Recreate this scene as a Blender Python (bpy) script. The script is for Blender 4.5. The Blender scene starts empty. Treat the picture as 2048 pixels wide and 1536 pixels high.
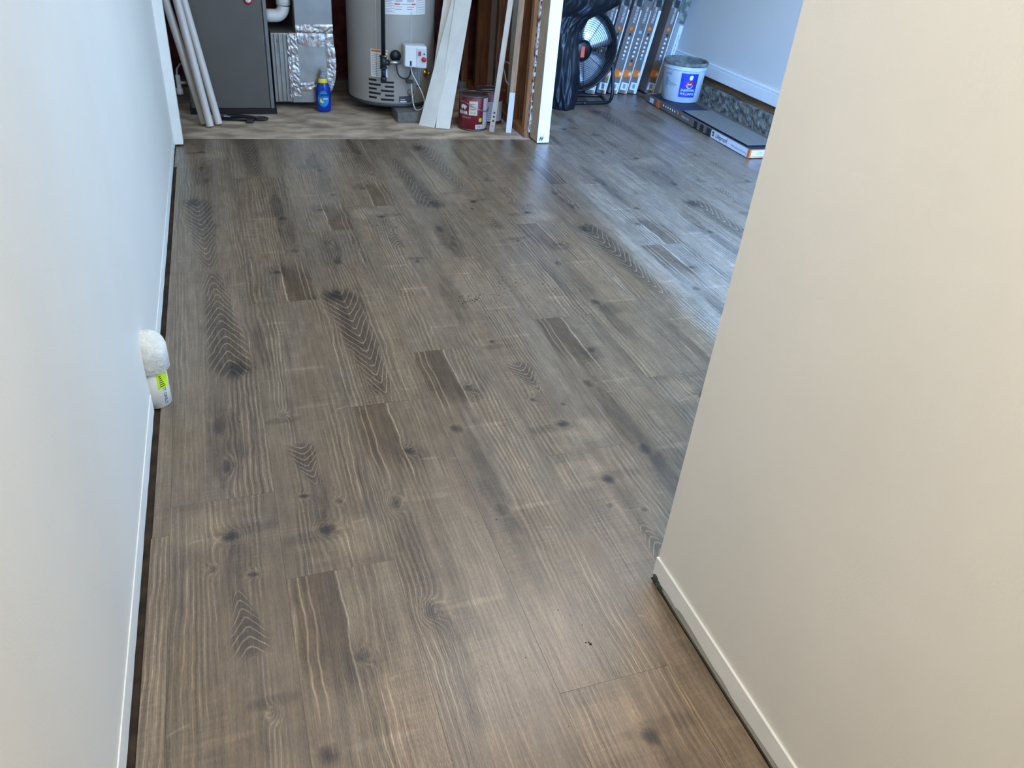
import bpy, bmesh, math, random
from mathutils import Vector, Matrix, Euler
random.seed(7)
SC = bpy.context.scene
COL = SC.collection
PI = math.pi
def lin(r, g, b):
    f = lambda c: (c/255/12.92) if c/255 <= .04045 else ((c/255+.055)/1.055)**2.4
    return (f(r), f(g), f(b), 1)

# ------------------------------------------------------------------ camera
cam = bpy.data.cameras.new('camera'); co = bpy.data.objects.new('camera', cam); COL.objects.link(co)
cam.sensor_fit = 'HORIZONTAL'; cam.sensor_width = 36; cam.lens = 1545.37/2048*36; cam.clip_start = .02
R_ = Vector((.9419357, -.3260036, .0804911)); U_ = Vector((.1164985, .5420793, .8322128)); F_ = Vector((.3149369, .7745138, -.5485828))
m = Matrix.Identity(4)
for i in range(3):
    m[i][0] = R_[i]; m[i][1] = U_[i]; m[i][2] = -F_[i]
m[2][3] = 1.229
co.matrix_world = m
SC.camera = co

# ------------------------------------------------------------------ world, lights, exposure
w = bpy.data.worlds.new('sky'); SC.world = w; w.use_nodes = True
bg = w.node_tree.nodes['Background']; bg.inputs[0].default_value = (.42, .68, 1, 1); bg.inputs[1].default_value = 1.6
SC.view_settings.view_transform = 'Standard'; SC.view_settings.look = 'None'
SC.view_settings.gamma = 1; SC.view_settings.use_curve_mapping = False
SC.view_settings.exposure = 0.6
def area(name, loc, target, sx, sy, power, color, spread=PI):
    l = bpy.data.lights.new(name, 'AREA'); l.shape = 'RECTANGLE'; l.size = sx; l.size_y = sy
    l.energy = power; l.color = color; l.spread = spread
    o = bpy.data.objects.new(name, l); COL.objects.link(o); o.location = loc
    o.rotation_euler = (Vector(target)-Vector(loc)).to_track_quat('-Z', 'Y').to_euler()
    o['kind'] = 'helper'
    return o
# daylight outside the open patio doorway behind the hall wall: a broad sky and a brighter low patch of it
DAY = (.27, .54, 1.0)
area('sky_light', (2.25, .72, 1.15), (2.0, 4.0, .9), 1.4, 1.9, 34, DAY)
area('bright_sky_light', (1.30, -2.4, 3.9), (1.8, 2.4, .3), .28, 3.0, 1900, (.15, .39, 1.0))
area('cool_fill_light', (3.30, 2.25, 1.55), (-.2, 2.2, .9), 1.4, 1.1, 21, (.42, .68, 1.0))  # added fill that brings cool light to the left wall
# ceiling lamps: the hall behind the camera, and a weak one in the room
area('hall_lamp_light', (.20, .0, 2.34), (.20, .1, 0), .35, .35, 17.5, (1.0, .93, .85))
area('room_lamp_light', (1.2, 2.4, 2.34), (1.2, 2.5, 0), .5, .5, 13, (1.0, .92, .82))

# ------------------------------------------------------------------ materials
MATS = {}
def mat(name, color, rough=.5, metal=0, var=.06, vscale=8, bump=0, bscale=60, spec=.5, stretch=(1, 1, 1), trans=0, color2=None, thr=None):
    if name in MATS: return MATS[name]
    M = bpy.data.materials.new(name); M.use_nodes = True; nt = M.node_tree
    b = nt.nodes['Principled BSDF']; b.inputs['Roughness'].default_value = rough; b.inputs['Metallic'].default_value = metal
    b.inputs['Specular IOR Level'].default_value = spec
    tc = nt.nodes.new('ShaderNodeTexCoord'); mp = nt.nodes.new('ShaderNodeMapping'); mp.inputs['Scale'].default_value = stretch
    nt.links.new(tc.outputs['Object'], mp.inputs[0])
    n = nt.nodes.new('ShaderNodeTexNoise'); n.inputs['Scale'].default_value = vscale; n.inputs['Detail'].default_value = 5
    nt.links.new(mp.outputs[0], n.inputs['Vector'])
    r = nt.nodes.new('ShaderNodeValToRGB')
    c1 = [max(0, c*(1-var*2.2)) for c in color[:3]]+[1]
    c2 = color2 if color2 else [min(1, c*(1+var*2.2)) for c in color[:3]]+[1]
    if color2: c1 = color
    lo, hi = thr if thr else (.3, .7)
    r.color_ramp.elements[0].position = lo; r.color_ramp.elements[1].position = hi
    r.color_ramp.elements[0].color = c1; r.color_ramp.elements[1].color = c2
    nt.links.new(n.outputs['Fac'], r.inputs[0]); nt.links.new(r.outputs[0], b.inputs['Base Color'])
    if bump:
        n2 = nt.nodes.new('ShaderNodeTexNoise'); n2.inputs['Scale'].default_value = bscale; n2.inputs['Detail'].default_value = 4
        nt.links.new(mp.outputs[0], n2.inputs['Vector'])
        bp = nt.nodes.new('ShaderNodeBump'); bp.inputs['Strength'].default_value = bump; bp.inputs['Distance'].default_value = .01
        nt.links.new(n2.outputs['Fac'], bp.inputs['Height']); nt.links.new(bp.outputs[0], b.inputs['Normal'])
    if trans: b.inputs['Transmission Weight'].default_value = trans
    MATS[name] = M
    return M

class X:                                   # tiny expression language over shader math nodes
    nt = None
    def __init__(s, k): s.k = k
    @staticmethod
    def op(o, *a):
        n = X.nt.nodes.new('ShaderNodeMath'); n.operation = o
        for i, v in enumerate(a):
            if isinstance(v, X): X.nt.links.new(v.k, n.inputs[i])
            else: n.inputs[i].default_value = v
        return X(n.outputs[0])
    def __add__(s, o): return X.op('ADD', s, o)
    __radd__ = __add__
    def __sub__(s, o): return X.op('SUBTRACT', s, o)
    def __rsub__(s, o): return X.op('SUBTRACT', o, s)
    def __mul__(s, o): return X.op('MULTIPLY', s, o)
    __rmul__ = __mul__
    def __truediv__(s, o): return X.op('DIVIDE', s, o)
def xexp(a): return X.op('EXPONENT', a)
def xabs(a): return X.op('ABSOLUTE', a)
def fract(a): return X.op('FRACT', a)
def sm(a, lo, hi):
    n = X.nt.nodes.new('ShaderNodeMapRange'); n.interpolation_type = 'SMOOTHSTEP'
    X.nt.links.new(a.k, n.inputs[0]); n.inputs[1].default_value = lo; n.inputs[2].default_value = hi
    return X(n.outputs[0])
def vec(x, y, z):
    n = X.nt.nodes.new('ShaderNodeCombineXYZ')
    for i, v in enumerate((x, y, z)):
        if isinstance(v, X): X.nt.links.new(v.k, n.inputs[i])
        else: n.inputs[i].default_value = v
    return n.outputs[0]
def noise(x, y, z, detail=2, rough=.5):
    n = X.nt.nodes.new('ShaderNodeTexNoise'); n.inputs['Scale'].default_value = 1
    n.inputs['Detail'].default_value = detail; n.inputs['Roughness'].default_value = rough
    X.nt.links.new(vec(x, y, z), n.inputs['Vector'])
    return (X(n.outputs['Fac'])-.5)*2
PW, PL = .221, 1.2085
def plank_mat(name, knots, tones, cath, base=0.0, patch=None):
    """A printed vinyl plank. knots: (u, v, sx, sy, rings, dark); tones: (u, v, sx, sy, amount); cath: (u, v0, v1, k, width, sign)
    u across the plank from its left, v metres from the far end, in the plank's own coordinates; patch: brown heartwood area."""
    M = bpy.data.materials.new(name); M.use_nodes = True; nt = M.node_tree; X.nt = nt
    b = nt.nodes['Principled BSDF']
    tc = nt.nodes.new('ShaderNodeTexCoord'); sp = nt.nodes.new('ShaderNodeSeparateXYZ'); nt.links.new(tc.outputs['Object'], sp.inputs[0])
    oi = nt.nodes.new('ShaderNodeObjectInfo'); rnd = X(oi.outputs['Random'])
    x0 = X(sp.outputs[0]); y0 = PL/2-X(sp.outputs[1])
    z = rnd*7.0
    fine = noise(x0*60, y0*34, z, 2)
    wx = noise(x0*7, y0*4.5, z, 2)*.010+noise(x0*30, y0*22, z, 1)*.0024
    x = x0+wx; y = y0+noise(x0*14, y0*6, z+3.3, 2)*.012
    F = x*84.0+noise(x0*9, y0*1.1, z+9, 1)*2.8
    tone = noise(x0*13, y0*1.1, z, 3)*.15
    kn = None
    for (u, v, sx, sy, A, dk) in knots:
        dx = (x-(u-.5)*PW+fine*.006)*(1/sx); dy = (y-v+fine*.008)*(1/sy)
        q = dx*dx+dy*dy
        F = F+xexp(q*-1.0)*A
        core = xexp(q*-2.2)*(fine*.9+1.0)*dk
        ring = xexp(X.op('POWER', xabs(X.op('SQRT', q)-.95), 2.0)*-16.0)*(-.07)
        core = core+ring
        kn = core if kn is None else kn+core
    rag = noise(x0*42, y0*13, z+21, 3)
    for (u, v, sx, sy, a) in tones:
        dx = (x0+wx*2.2-(u-.5)*PW)*(1/sx); dy = (y0-v)*(1/sy)
        e = sm(xexp((dx*dx+dy*dy)*-1.0)+rag*.28, .22, .75)*a
        tone = tone+e*.85
    line_mask = sm(noise(x0*13, y0*.9, z+5, 1), -.25, .25)
    tri = xabs(fract(F)-.5)*2.0
    broken = sm(noise(x0*90, y0*16, z+2, 2), -.60, .10)
    lines = sm(tri, .72, .97)*line_mask*broken*.24
    dlines = sm(tri, .45, .0)*line_mask*.13
    if cath:
        (u, v0, v1, k, wd, sgn, spc, tl, ed, slant) = cath
        dx = x-(u-.5)*PW-(y-v0)*slant; tp = sm(y, v1+tl, v0)*.60+.40
        G_ = (y*sgn+X.op('SQRT', dx*dx+.00008)*k/tp)*(1/spc)+noise(x0*34, y0*10, z+1, 2)*.30
        inside = sm(xexp(X.op('POWER', xabs(dx)*(1/wd)/tp, 4.0)*-1.0)*sm(y, v0-ed*.5, v0+ed)*sm(y, v1+ed*.6, v1-ed*1.2)+rag*.12, .12, .7)
        tg = xabs(fract(G_)-.5)*2.0
        lc = sm(tg, .72, .95)*sm(noise(x0*70, y0*14, z+2, 2), -.8, -.1)*.38-.14
        lines = lines*(1-inside)+inside*lc
        dlines = dlines*(1-inside)
    pmask = None
    if patch:
        (u0, u1, v1) = patch
        wob = noise(x0*3, y0*9, z+31, 2)*.011
        xx = x0+wob
        pmask = sm(xx, (u0-.5)*PW-.003, (u0-.5)*PW+.003)*sm(xx, (u1-.5)*PW+.006, (u1-.5)*PW-.006)*sm(y0+noise(x0*60, y0*2, z+33, 1)*.09, v1+.06, v1-.10)
        ln = None
        for ul in (u0+.07, u0+.15, u1+.015):
            e = xexp(X.op('POWER', (xx-(ul-.5)*PW)*(1/.0019), 2.0)*-1.0)
            ln = e if ln is None else ln+e
        ln = ln*sm(y0, v1+.10, v1-.02)
        lines = lines*(1-pmask)+ln*.36
        dlines = dlines*(1-pmask)
    pores = noise(x0*300, y0*9, z, 3, .65)*.24+noise(x0*520, y0*110, z+17, 2)*.16
    med = noise(x0*75, y0*2.4, z+4, 2)*.15
    saw = noise(x0*10, y0*170, z+6, 1)*.12*sm(noise(x0*8, y0*3, z+8, 1), -.25, .4)
    mot = noise(x0*34, y0*18, z+11, 3)*.13
    cross = sm(xabs(fract(y0*2.3+noise(x0*9, y0*2, z+7, 1)*.10+rnd*3.0)-.5), .012, .002)*sm(noise(x0*16, y0*5, z+12, 1), .15, .45)*.17
    t = .49+base+tone+lines-dlines+pores+med+saw+mot+cross+(rnd-.5)*.06
    if kn is not None: t = t-kn
    if pmask is not None: t = t-pmask*.17
    r = nt.nodes.new('ShaderNodeValToRGB'); nt.links.new(t.k, r.inputs[0])
    e = r.color_ramp.elements
    e[0].position = 0; e[0].color = lin(44, 37, 30)
    e[1].position = 1; e[1].color = lin(188, 171, 144)
    for p, c in ((.25, (79, 67, 54)), (.5, (115, 100, 82)), (.75, (149, 132, 110))):
        q = r.color_ramp.elements.new(p); q.color = lin(*c)
    # browner areas of the print
    hs = nt.nodes.new('ShaderNodeMix'); hs.data_type = 'RGBA'; hs.blend_type = 'MULTIPLY'
    hue = sm(noise(x0*10, y0*2.2, z+15, 2), -.3, .35)*.8
    if pmask is not None: hue = X.op('MINIMUM', hue+pmask*1.1, 1.6)
    nt.links.new(hue.k, hs.inputs[0]); hs.clamp_factor = False
    nt.links.new(r.outputs[0], hs.inputs[6]); hs.inputs[7].default_value = (1.0, .93, .84, 1)
    nt.links.new(hs.outputs[2], b.inputs['Base Color'])
    rg = .34-pores*.25+mot*.15
    nt.links.new(rg.k, b.inputs['Roughness'])
    b.inputs['Specular IOR Level'].default_value = .85
    bp = nt.nodes.new('ShaderNodeBump'); bp.inputs['Strength'].default_value = .35; bp.inputs['Distance'].default_value = .002
    hh = pores+lines*.6+med*.4
    nt.links.new(hh.k, bp.inputs['Height']); nt.links.new(bp.outputs[0], b.inputs['Normal'])
    return M
P1 = plank_mat('oak_print_a', [(.52, .222, .020, .020, 2.2, .30), (.16, .397, .020, .028, 4.0, .30), (.22, .722, .022, .028, 4.0, .30)],
               [(.52, .24, .05, .05, -.13), (.20, .60, .035, .20, -.14), (.27, .86, .03, .16, -.20), (.75, .50, .06, .3, .08), (.62, .725, .07, .009, .12), (.55, .397, .07, .009, .10), (.45, .77, .06, .05, -.10)], None, 0, (.035, .44, .27))
P2 = plank_mat('oak_print_b', [(.21, .633, .014, .018, 2.4, .30), (.28, .965, .012, .012, 2.0, .34), (.62, 1.0, .012, .012, 2.0, .32), (.45, 1.085, .024, .022, 3.4, .44)],
               [(.36, .83, .022, .08, -.08), (.42, 1.0, .03, .09, -.11), (.72, 1.13, .08, .06, .13), (.30, 1.10, .09, .020, -.14), (.55, .25, .1, .25, .08), (.20, .66, .05, .016, -.16), (.6, .61, .06, .008, .12), (.55, .42, .07, .008, .11), (.35, .14, .06, .008, .10), (.10, .28, .02, .18, -.14)], (.34, .762, .935, 1.7, .036, 1, .026, -.01, .045, .10))
P3 = plank_mat('oak_print_c', [(.25, .55, .026, .040, 1.6, .34), (.5, .28, .020, .05, 2.2, .26), (.42, .12, .018, .04, 2.0, .22)],
               [(.25, .55, .05, .06, -.16), (.40, .74, .06, .28, -.10), (.45, .2, .05, .20, -.14), (.85, .8, .05, .5, .09), (.10, .9, .04, .4, .07)],
               (.30, .50, 1.20, 2.5, .058, 1, .048, .25, .10, .060), -.01)

wall_paint = mat('wall_paint', lin(226, 222, 212), .5, var=.012, vscale=3, bump=.05, bscale=220)
trim_paint = mat('trim_paint', lin(236, 236, 230), .42, var=.02, vscale=9, bump=.04, bscale=70)
ceil_paint = mat('ceiling_paint', lin(225, 222, 214), .8, var=.02)
concrete = mat('dusty_concrete', lin(142, 124, 104), .85, color2=lin(214, 192, 168), thr=(.36, .68), vscale=6.5, bump=.25, bscale=45, stretch=(1, 1.9, 1))
rough_conc = mat('rough_concrete', lin(120, 116, 104), .9, var=.36, vscale=26, bump=.9, bscale=60)
wood = mat('pine_wood', lin(150, 102, 58), .7, var=.16, vscale=10, bump=.15, bscale=60, stretch=(6, 6, .6))
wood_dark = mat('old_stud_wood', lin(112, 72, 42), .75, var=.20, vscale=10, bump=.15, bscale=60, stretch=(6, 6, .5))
gapdark = mat('painted_gap_shade', lin(34, 33, 30), .9, var=.2)  # shade in the baseboard gaps, put in as dark colour
grey_primer = mat('unpainted_base', lin(172, 172, 160), .6, var=.05, vscale=20)
insul = mat('pink_insulation', lin(104, 52, 56), .95, var=.25, vscale=14, bump=.8, bscale=40)
pvc = mat('grey_white_pvc', lin(204, 196, 188), .35, var=.03)
pvc_white = mat('white_pvc', lin(222, 220, 212), .35, var=.04, vscale=20)
dusty_white = mat('dusty_plaster', lin(224, 222, 212), .9, var=.06, vscale=40, bump=.5, bscale=90)
furn_metal = mat('charcoal_enamel', lin(92, 88, 82), .42, var=.03, spec=.5)
black = mat('black_plastic', lin(20, 20, 22), .4, var=.1)
blackmat = mat('black_matte', lin(16, 16, 17), .7, var=.1)
galv = mat('galvanised_steel', lin(164, 164, 160), .42, .75, var=.07, vscale=14)
foil = mat('crinkled_foil_tape', lin(190, 182, 178), .33, .9, var=.16, vscale=22, bump=.7, bscale=26)
heater_paint = mat('heater_grey_enamel', lin(164, 159, 151), .38, var=.02)
heater_ring = mat('heater_dark_ring', lin(58, 62, 66), .5, var=.1)
block_conc = mat('concrete_block', lin(104, 104, 100), .9, var=.12, vscale=30, bump=.4)
paperw = mat('white_label', lin(228, 228, 226), .5, var=.02)
ink = mat('dark_ink', lin(40, 40, 44), .6, var=.02)
ink_grey = mat('grey_ink', lin(140, 142, 146), .6, var=.02)
red = mat('red_print', lin(196, 30, 36), .45, var=.03)
orange = mat('orange_print', lin(222, 112, 30), .5, var=.04)
blackpipe = mat('black_iron_pipe', lin(34, 38, 42), .4, .3, var=.12)
silver = mat('silver_metal', lin(170, 170, 170), .3, .9, var=.06)
brass = mat('brass', lin(190, 150, 80), .3, .9, var=.08)
ctrl_white = mat('control_white', lin(220, 222, 224), .4, var=.02)
board_white = mat('white_board', lin(222, 222, 214), .45, var=.03, vscale=10)
can_red = mat('maroon_can', lin(112, 22, 36), .32, var=.05)
can_lid = mat('grey_can_lid', lin(92, 86, 84), .4, .5, var=.15)
greenp = mat('lime_print', lin(176, 208, 74), .5)
alum = mat('aluminium_track', lin(186, 190, 190), .35, .7, var=.05)
bluebot = mat('blue_soap', lin(12, 52, 150), .12, var=.08)
bluelab = mat('blue_label', lin(34, 132, 210), .3, var=.08)
yellow = mat('yellow_label', lin(226, 210, 50), .4, var=.04)
capgrey = mat('grey_cap', lin(140, 150, 158), .35, var=.04)
bag = mat('black_bag_film', lin(15, 22, 28), .2, var=.2, bump=.22, bscale=9)
fan_black = mat('fan_black', lin(20, 22, 24), .35, .2, var=.1)
fan_blade = mat('fan_blade_metal', lin(190, 196, 200), .25, .8, var=.05)
box_grey = mat('carton_grey', lin(110, 98, 88), .6, var=.06, vscale=6, stretch=(4, 1, 1))
box_dark = mat('carton_dark', lin(84, 92, 82), .6, color2=lin(136, 142, 128), thr=(.45, .6), vscale=26)
box_white = mat('carton_white', lin(214, 218, 222), .55, var=.02)
box_side = mat('carton_plain_grey', lin(146, 150, 152), .6, var=.05)
dotw = mat('white_print', lin(226, 228, 230), .5, var=.01)
dotb = mat('pale_blue_print', lin(120, 176, 210), .5, var=.01)
bucket_w = mat('bucket_plastic', lin(186, 192, 194), .4, var=.07, vscale=7)
bucket_rim = mat('plaster_smears', lin(112, 112, 102), .8, var=.25, vscale=18, bump=.5, bscale=50)
royal = mat('royal_blue_print', lin(28, 50, 168), .4, var=.02)
navy = mat('navy_backing', lin(18, 30, 46), .55, var=.15)
lime = mat('fluorescent_sticker', lin(206, 236, 40), .5, var=.06, vscale=40)
torn = mat('torn_drywall_paper', lin(214, 204, 190), .9, color2=lin(96, 66, 44), thr=(.48, .56), vscale=46)
torn_white = mat('torn_drywall', lin(216, 212, 204), .9, var=.08, vscale=30)
gritm = mat('dark_grit', lin(38, 34, 28), .9, var=.2)
seal = mat('sealant', lin(200, 205, 200), .6, var=.05)
duct_blue = mat('duct_sheet', lin(152, 152, 150), .45, .6, var=.05)

# ------------------------------------------------------------------ geometry helpers
ORG = {}
class G:
    def __init__(s): s.v = []; s.f = []; s.smooth = set()
    def add(s, vs, fs, smooth=False):
        o = len(s.v); s.v += [Vector(p) for p in vs]
        for f in fs:
            if smooth: s.smooth.add(len(s.f))
            s.f.append([o+i for i in f])
        return s
    def box(s, a, b, M=None):
        (x0, y0, z0), (x1, y1, z1) = a, b
        vs = [Vector(p) for p in ((x0,y0,z0),(x1,y0,z0),(x1,y1,z0),(x0,y1,z0),(x0,y0,z1),(x1,y0,z1),(x1,y1,z1),(x0,y1,z1))]
        if M: vs = [M @ p for p in vs]
        return s.add(vs, [(0,3,2,1),(4,5,6,7),(0,1,5,4),(1,2,6,5),(2,3,7,6),(3,0,4,7)])
    def prism(s, pts, z0, z1):
        n = len(pts)
        return s.add([(x,y,z0) for x,y in pts]+[(x,y,z1) for x,y in pts],
                     [tuple(range(n-1,-1,-1)), tuple(range(n,2*n))]+[(i,(i+1)%n,n+(i+1)%n,n+i) for i in range(n)])
    def hull(s, ring0, ring1):
        n = len(ring0)
        return s.add(list(ring0)+list(ring1), [tuple(range(n-1,-1,-1)), tuple(range(n,2*n))]+[(i,(i+1)%n,n+(i+1)%n,n+i) for i in range(n)])
    def tube(s, pts, r, n=10, cap=True, closed=False):
        pts = [Vector(p) for p in pts]; rs = r if isinstance(r, (list, tuple)) else [r]*len(pts)
        vs = []; fs = []; up = None; N = len(pts)
        for i, p in enumerate(pts):
            if closed: d = pts[(i+1)%N]-pts[i-1]
            else: d = pts[min(i+1,N-1)]-pts[max(i-1,0)]
            d.normalize()
            if up is None: up = Vector((0,0,1)) if abs(d.z) < .9 else Vector((1,0,0))
            a = up.cross(d).normalized(); c = d.cross(a).normalized(); up = c
            for k in range(n):
                t = 2*PI*k/n; vs.append(p+(a*math.cos(t)+c*math.sin(t))*rs[i])
        for i in range(N if closed else N-1):
            j = (i+1)%N
            for k in range(n): fs.append((i*n+k, i*n+(k+1)%n, j*n+(k+1)%n, j*n+k))
        s.add(vs, fs, True)
        if cap and not closed:
            o = len(s.v)-len(vs)
            s.f.append([o+k for k in range(n-1,-1,-1)]); s.f.append([o+(N-1)*n+k for k in range(n)])
        return s
    def lathe(s, c, prof, n=32, cap=True, M=None, a0=0, a1=2*PI):
        full = abs(a1-a0-2*PI) < 1e-6; m = n if full else n+1
        vs = []; fs = []
        for r, z in prof:
            for k in range(m):
                t = a0+(a1-a0)*k/n
                p = Vector((r*math.sin(t), -r*math.cos(t), z))
                p = (M @ p) if M else p
                vs.append(Vector(c)+p)
        for i in range(len(prof)-1):
            for k in range(n):
                fs.append((i*m+k, i*m+(k+1)%m, (i+1)*m+(k+1)%m, (i+1)*m+k))
        s.add(vs, fs, True)
        if cap and full:
            o = len(s.v)-len(vs)
            s.f.append([o+k for k in range(n-1,-1,-1)]); s.f.append([o+(len(prof)-1)*n+k for k in range(n)])
        return s
    def ball(s, c, r, n=10, sq=(1,1,1)):
        prof = [(max(1e-4, math.sin(PI*i/n)), -math.cos(PI*i/n)) for i in range(n+1)]
        vs = []; fs = []
        for a, z in prof:
            for k in range(n*2):
                t = PI*k/n; vs.append(Vector(c)+Vector((a*math.cos(t)*r*sq[0], a*math.sin(t)*r*sq[1], z*r*sq[2])))
        N = n*2
        for i in range(n):
            for k in range(N): fs.append((i*N+k, i*N+(k+1)%N, (i+1)*N+(k+1)%N, (i+1)*N+k))
        return s.add(vs, fs, True)
    def patch(s, c, r, a0, a1, z0, z1, n=10, th=.0012, r1=None):
        """curved plate on a cylinder; angles in degrees, 0 faces -y; r1 = radius at z1"""
        r1 = r if r1 is None else r1; vs = []
        for k in range(n+1):
            t = math.radians(a0+(a1-a0)*k/n)
            for rr, z in ((r, z0), (r1, z1), (r1+th, z1), (r+th, z0)):
                vs.append((c[0]+rr*math.sin(t), c[1]-rr*math.cos(t), z))
        fs = [(0,3,2,1), (4*n,4*n+1,4*n+2,4*n+3)]
        for k in range(n):
            for i in range(4): fs.append((4*k+i, 4*k+(i+1)%4, 4*k+4+(i+1)%4, 4*k+4+i))
        return s.add(vs, fs)
    def xf(s, M): s.v = [M @ p for p in s.v]; return s
def unique(name): return name
def link(o, parent, world):
    world = Vector(world); COL.objects.link(o)
    if parent: o.parent = parent; o.location = world-ORG[parent.name]
    else: o.location = world
    ORG[o.name] = world
    return o
def obj(name, g, m, parent=None, bevel=0, org=None, label=None, seg=2):
    """one mesh object; vertices of g are world coordinates (in the parent's unrotated frame)"""
    lo = Vector([min(p[i] for p in g.v) for i in range(3)]); hi = Vector([max(p[i] for p in g.v) for i in range(3)])
    o_ = Vector(org) if org is not None else Vector(((lo.x+hi.x)/2, (lo.y+hi.y)/2, lo.z if not parent else (lo.z+hi.z)/2))
    me = bpy.data.meshes.new(name); me.from_pydata([p-o_ for p in g.v], [], g.f)
    for i in g.smooth: me.polygons[i].use_smooth = True
    bm = bmesh.new(); bm.from_mesh(me); bmesh.ops.recalc_face_normals(bm, faces=bm.faces); bm.to_mesh(me); bm.free()
    me.materials.append(m)
    o = bpy.data.objects.new(name, me); link(o, parent, o_)
    if bevel:
        b = o.modifiers.new('bevel', 'BEVEL'); b.width = bevel; b.segments = seg; b.limit_method = 'ANGLE'; b.angle_limit = math.radians(40)
    if label: o['label'] = label
    return o
def thing(name, label, cat, loc, group=None, rot=None):
    o = bpy.data.objects.new(name, None); o.empty_display_size = .05; link(o, None, loc)
    o['label'] = label; o['category'] = cat
    if group: o['group'] = group
    if rot: o.rotation_euler = rot
    return o
def tag(o, label, cat, group=None):
    o['label'] = label; o['category'] = cat
    if group: o['group'] = group
    return o
def struct(name, g, m, parent=None, bevel=0, kind=True):
    o = obj(name, g, m, parent, bevel)
    if kind: o['kind'] = 'structure'
    return o
def text(name, body, size, M, m, parent, bend=None, th=.0006, shear=0, bold=0, squeeze=1):
    """lettering as thin solid mesh: text plane x right, y up, mapped by M; or bend=(c, r, ang_deg, z) onto a cylinder"""
    cu = bpy.data.curves.new(name, 'FONT'); cu.body = body; cu.size = size; cu.align_x = 'CENTER'; cu.align_y = 'CENTER'
    cu.shear = shear; cu.offset = bold; cu.resolution_u = 2; cu.space_line = .85
    t = bpy.data.objects.new(name, cu); COL.objects.link(t)
    me = bpy.data.meshes.new_from_object(t.evaluated_get(bpy.context.evaluated_depsgraph_get()))
    bpy.data.objects.remove(t); bpy.data.curves.remove(cu)
    pts = []
    for v in me.vertices:
        x, y = v.co.x*squeeze, v.co.y
        if bend:
            c, r, a, z = bend; tt = math.radians(a)+x/r
            pts.append(Vector((c[0]+r*math.sin(tt), c[1]-r*math.cos(tt), z+y)))
        else: pts.append(M @ Vector((x, y, 0)))
    fs = [list(p.vertices) for p in me.polygons]
    g = G(); g.add(pts, fs); bpy.data.meshes.remove(me)
    o = obj(name, g, m, parent)
    return o
def face(c, right, up):
    """matrix for a text plane at c"""
    r = Vector(right).normalized(); u = Vector(up).normalized(); n = r.cross(u)
    return Matrix(((r.x, u.x, n.x, c[0]), (r.y, u.y, n.y, c[1]), (r.z, u.z, n.z, c[2]), (0, 0, 0, 1)))

# ------------------------------------------------------------------ room shell
def lwx(y): return -.2715+.0111*y                       # face of the slightly skewed left wall
fl = struct('floor', G().box((-.7, -2.4, -.12), (3.6, 5.45, -.0075)), concrete)
struct('ceiling', G().box((-.7, -2.4, 2.4), (.875, .8, 2.5)).box((-.7, .8, 2.4), (3.6, 5.45, 2.5)), ceil_paint)
struct('wall_left', G().prism([(-.62, -2.3), (lwx(-2.3), -2.3), (lwx(4.1), 4.1), (-.62, 4.1)], .012, 2.4), wall_paint)
struct('wall_behind', G().box((-.62, -2.4, 0), (.87, -2.3, 2.4)), wall_paint)
struct('wall_hall', G().prism([(.745, -2.3), (.758, .958), (.875, .958), (.862, -2.3)], .004, 2.4), wall_paint)
nw = struct('wall_near', G().box((.862, .80, 0), (1.40, .90, 2.4)).box((2.95, .80, 0), (3.215, .90, 2.4)).box((1.40, .80, 2.08), (2.95, .90, 2.4)), wall_paint)
struct('wall_right', G().box((3.215, .8, .172), (3.35, 1.5, 2.4)).box((3.215, 3.0, .172), (3.35, 5.45, 2.4)).box((3.215, 1.5, .172), (3.35, 3.0, .95)).box((3.215, 1.5, 2.15), (3.35, 3.0, 2.4)), wall_paint)
struct('added_window_1', G().box((3.2, 1.44, .92), (3.34, 1.52, 2.18)).box((3.2, 2.98, .92), (3.34, 3.06, 2.18)).box((3.2, 1.52, .92), (3.34, 2.98, .98)).box((3.2, 1.52, 2.12), (3.34, 2.98, 2.18)), trim_paint)  # unseen window, added to go with the left wall fill light
wb = struct('wall_back', G().box((1.70, 5.33, -.007), (3.215, 5.45, 2.4)), wall_paint)
struct('wall_closet_side', G().box((-.7, 4.1, -.007), (-.55, 5.45, 2.4)), wall_paint)
cb = struct('wall_closet_back', G().box((-.55, 5.36, -.007), (1.70, 5.45, 2.4)), insul)
struct('wall_header', G().box((-.55, 4.0, 2.08), (1.70, 4.1, 2.4)), wall_paint)
struct('trim_1', G().box((-.27, 4.062, .008), (-.186, 4.128, 2.08)), trim_paint, bevel=.002)          # casing at the left end of the opening
# concrete kerb, sill plate and baseboard under the right wall
def rough_wall(name, x0, x1, y0, y1, z0, z1, ny, nz, amp, m):
    g = G(); vs = []; random.seed(3)
    for i in range(ny+1):
        for j in range(nz+1):
            e = 0 if j in (0,) else random.uniform(-amp, amp)
            vs.append((x0+e, y0+(y1-y0)*i/ny, z0+(z1-z0)*j/nz+(random.uniform(-amp, amp) if j == nz else 0)))
    fs = [(i*(nz+1)+j, i*(nz+1)+j+1, (i+1)*(nz+1)+j+1, (i+1)*(nz+1)+j) for i in range(ny) for j in range(nz)]
    o = len(vs)
    for i in range(ny+1): vs.append((x1, y0+(y1-y0)*i/ny, z1))
    fs += [(i*(nz+1)+nz, o+i, o+i+1, (i+1)*(nz+1)+nz) for i in range(ny)]
    g.add(vs, fs)
    return struct(name, g, m)
rough_wall('wall_kerb', 3.2, 3.35, .9, 5.33, -.007, .12, 90, 5, .004, rough_conc)
struct('trim_2', G().box((3.222, .9, .12), (3.35, 5.33, .172)), mat('sill_wood', lin(112, 84, 52), .8, var=.2, vscale=12, stretch=(6, .6, 6)))
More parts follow.
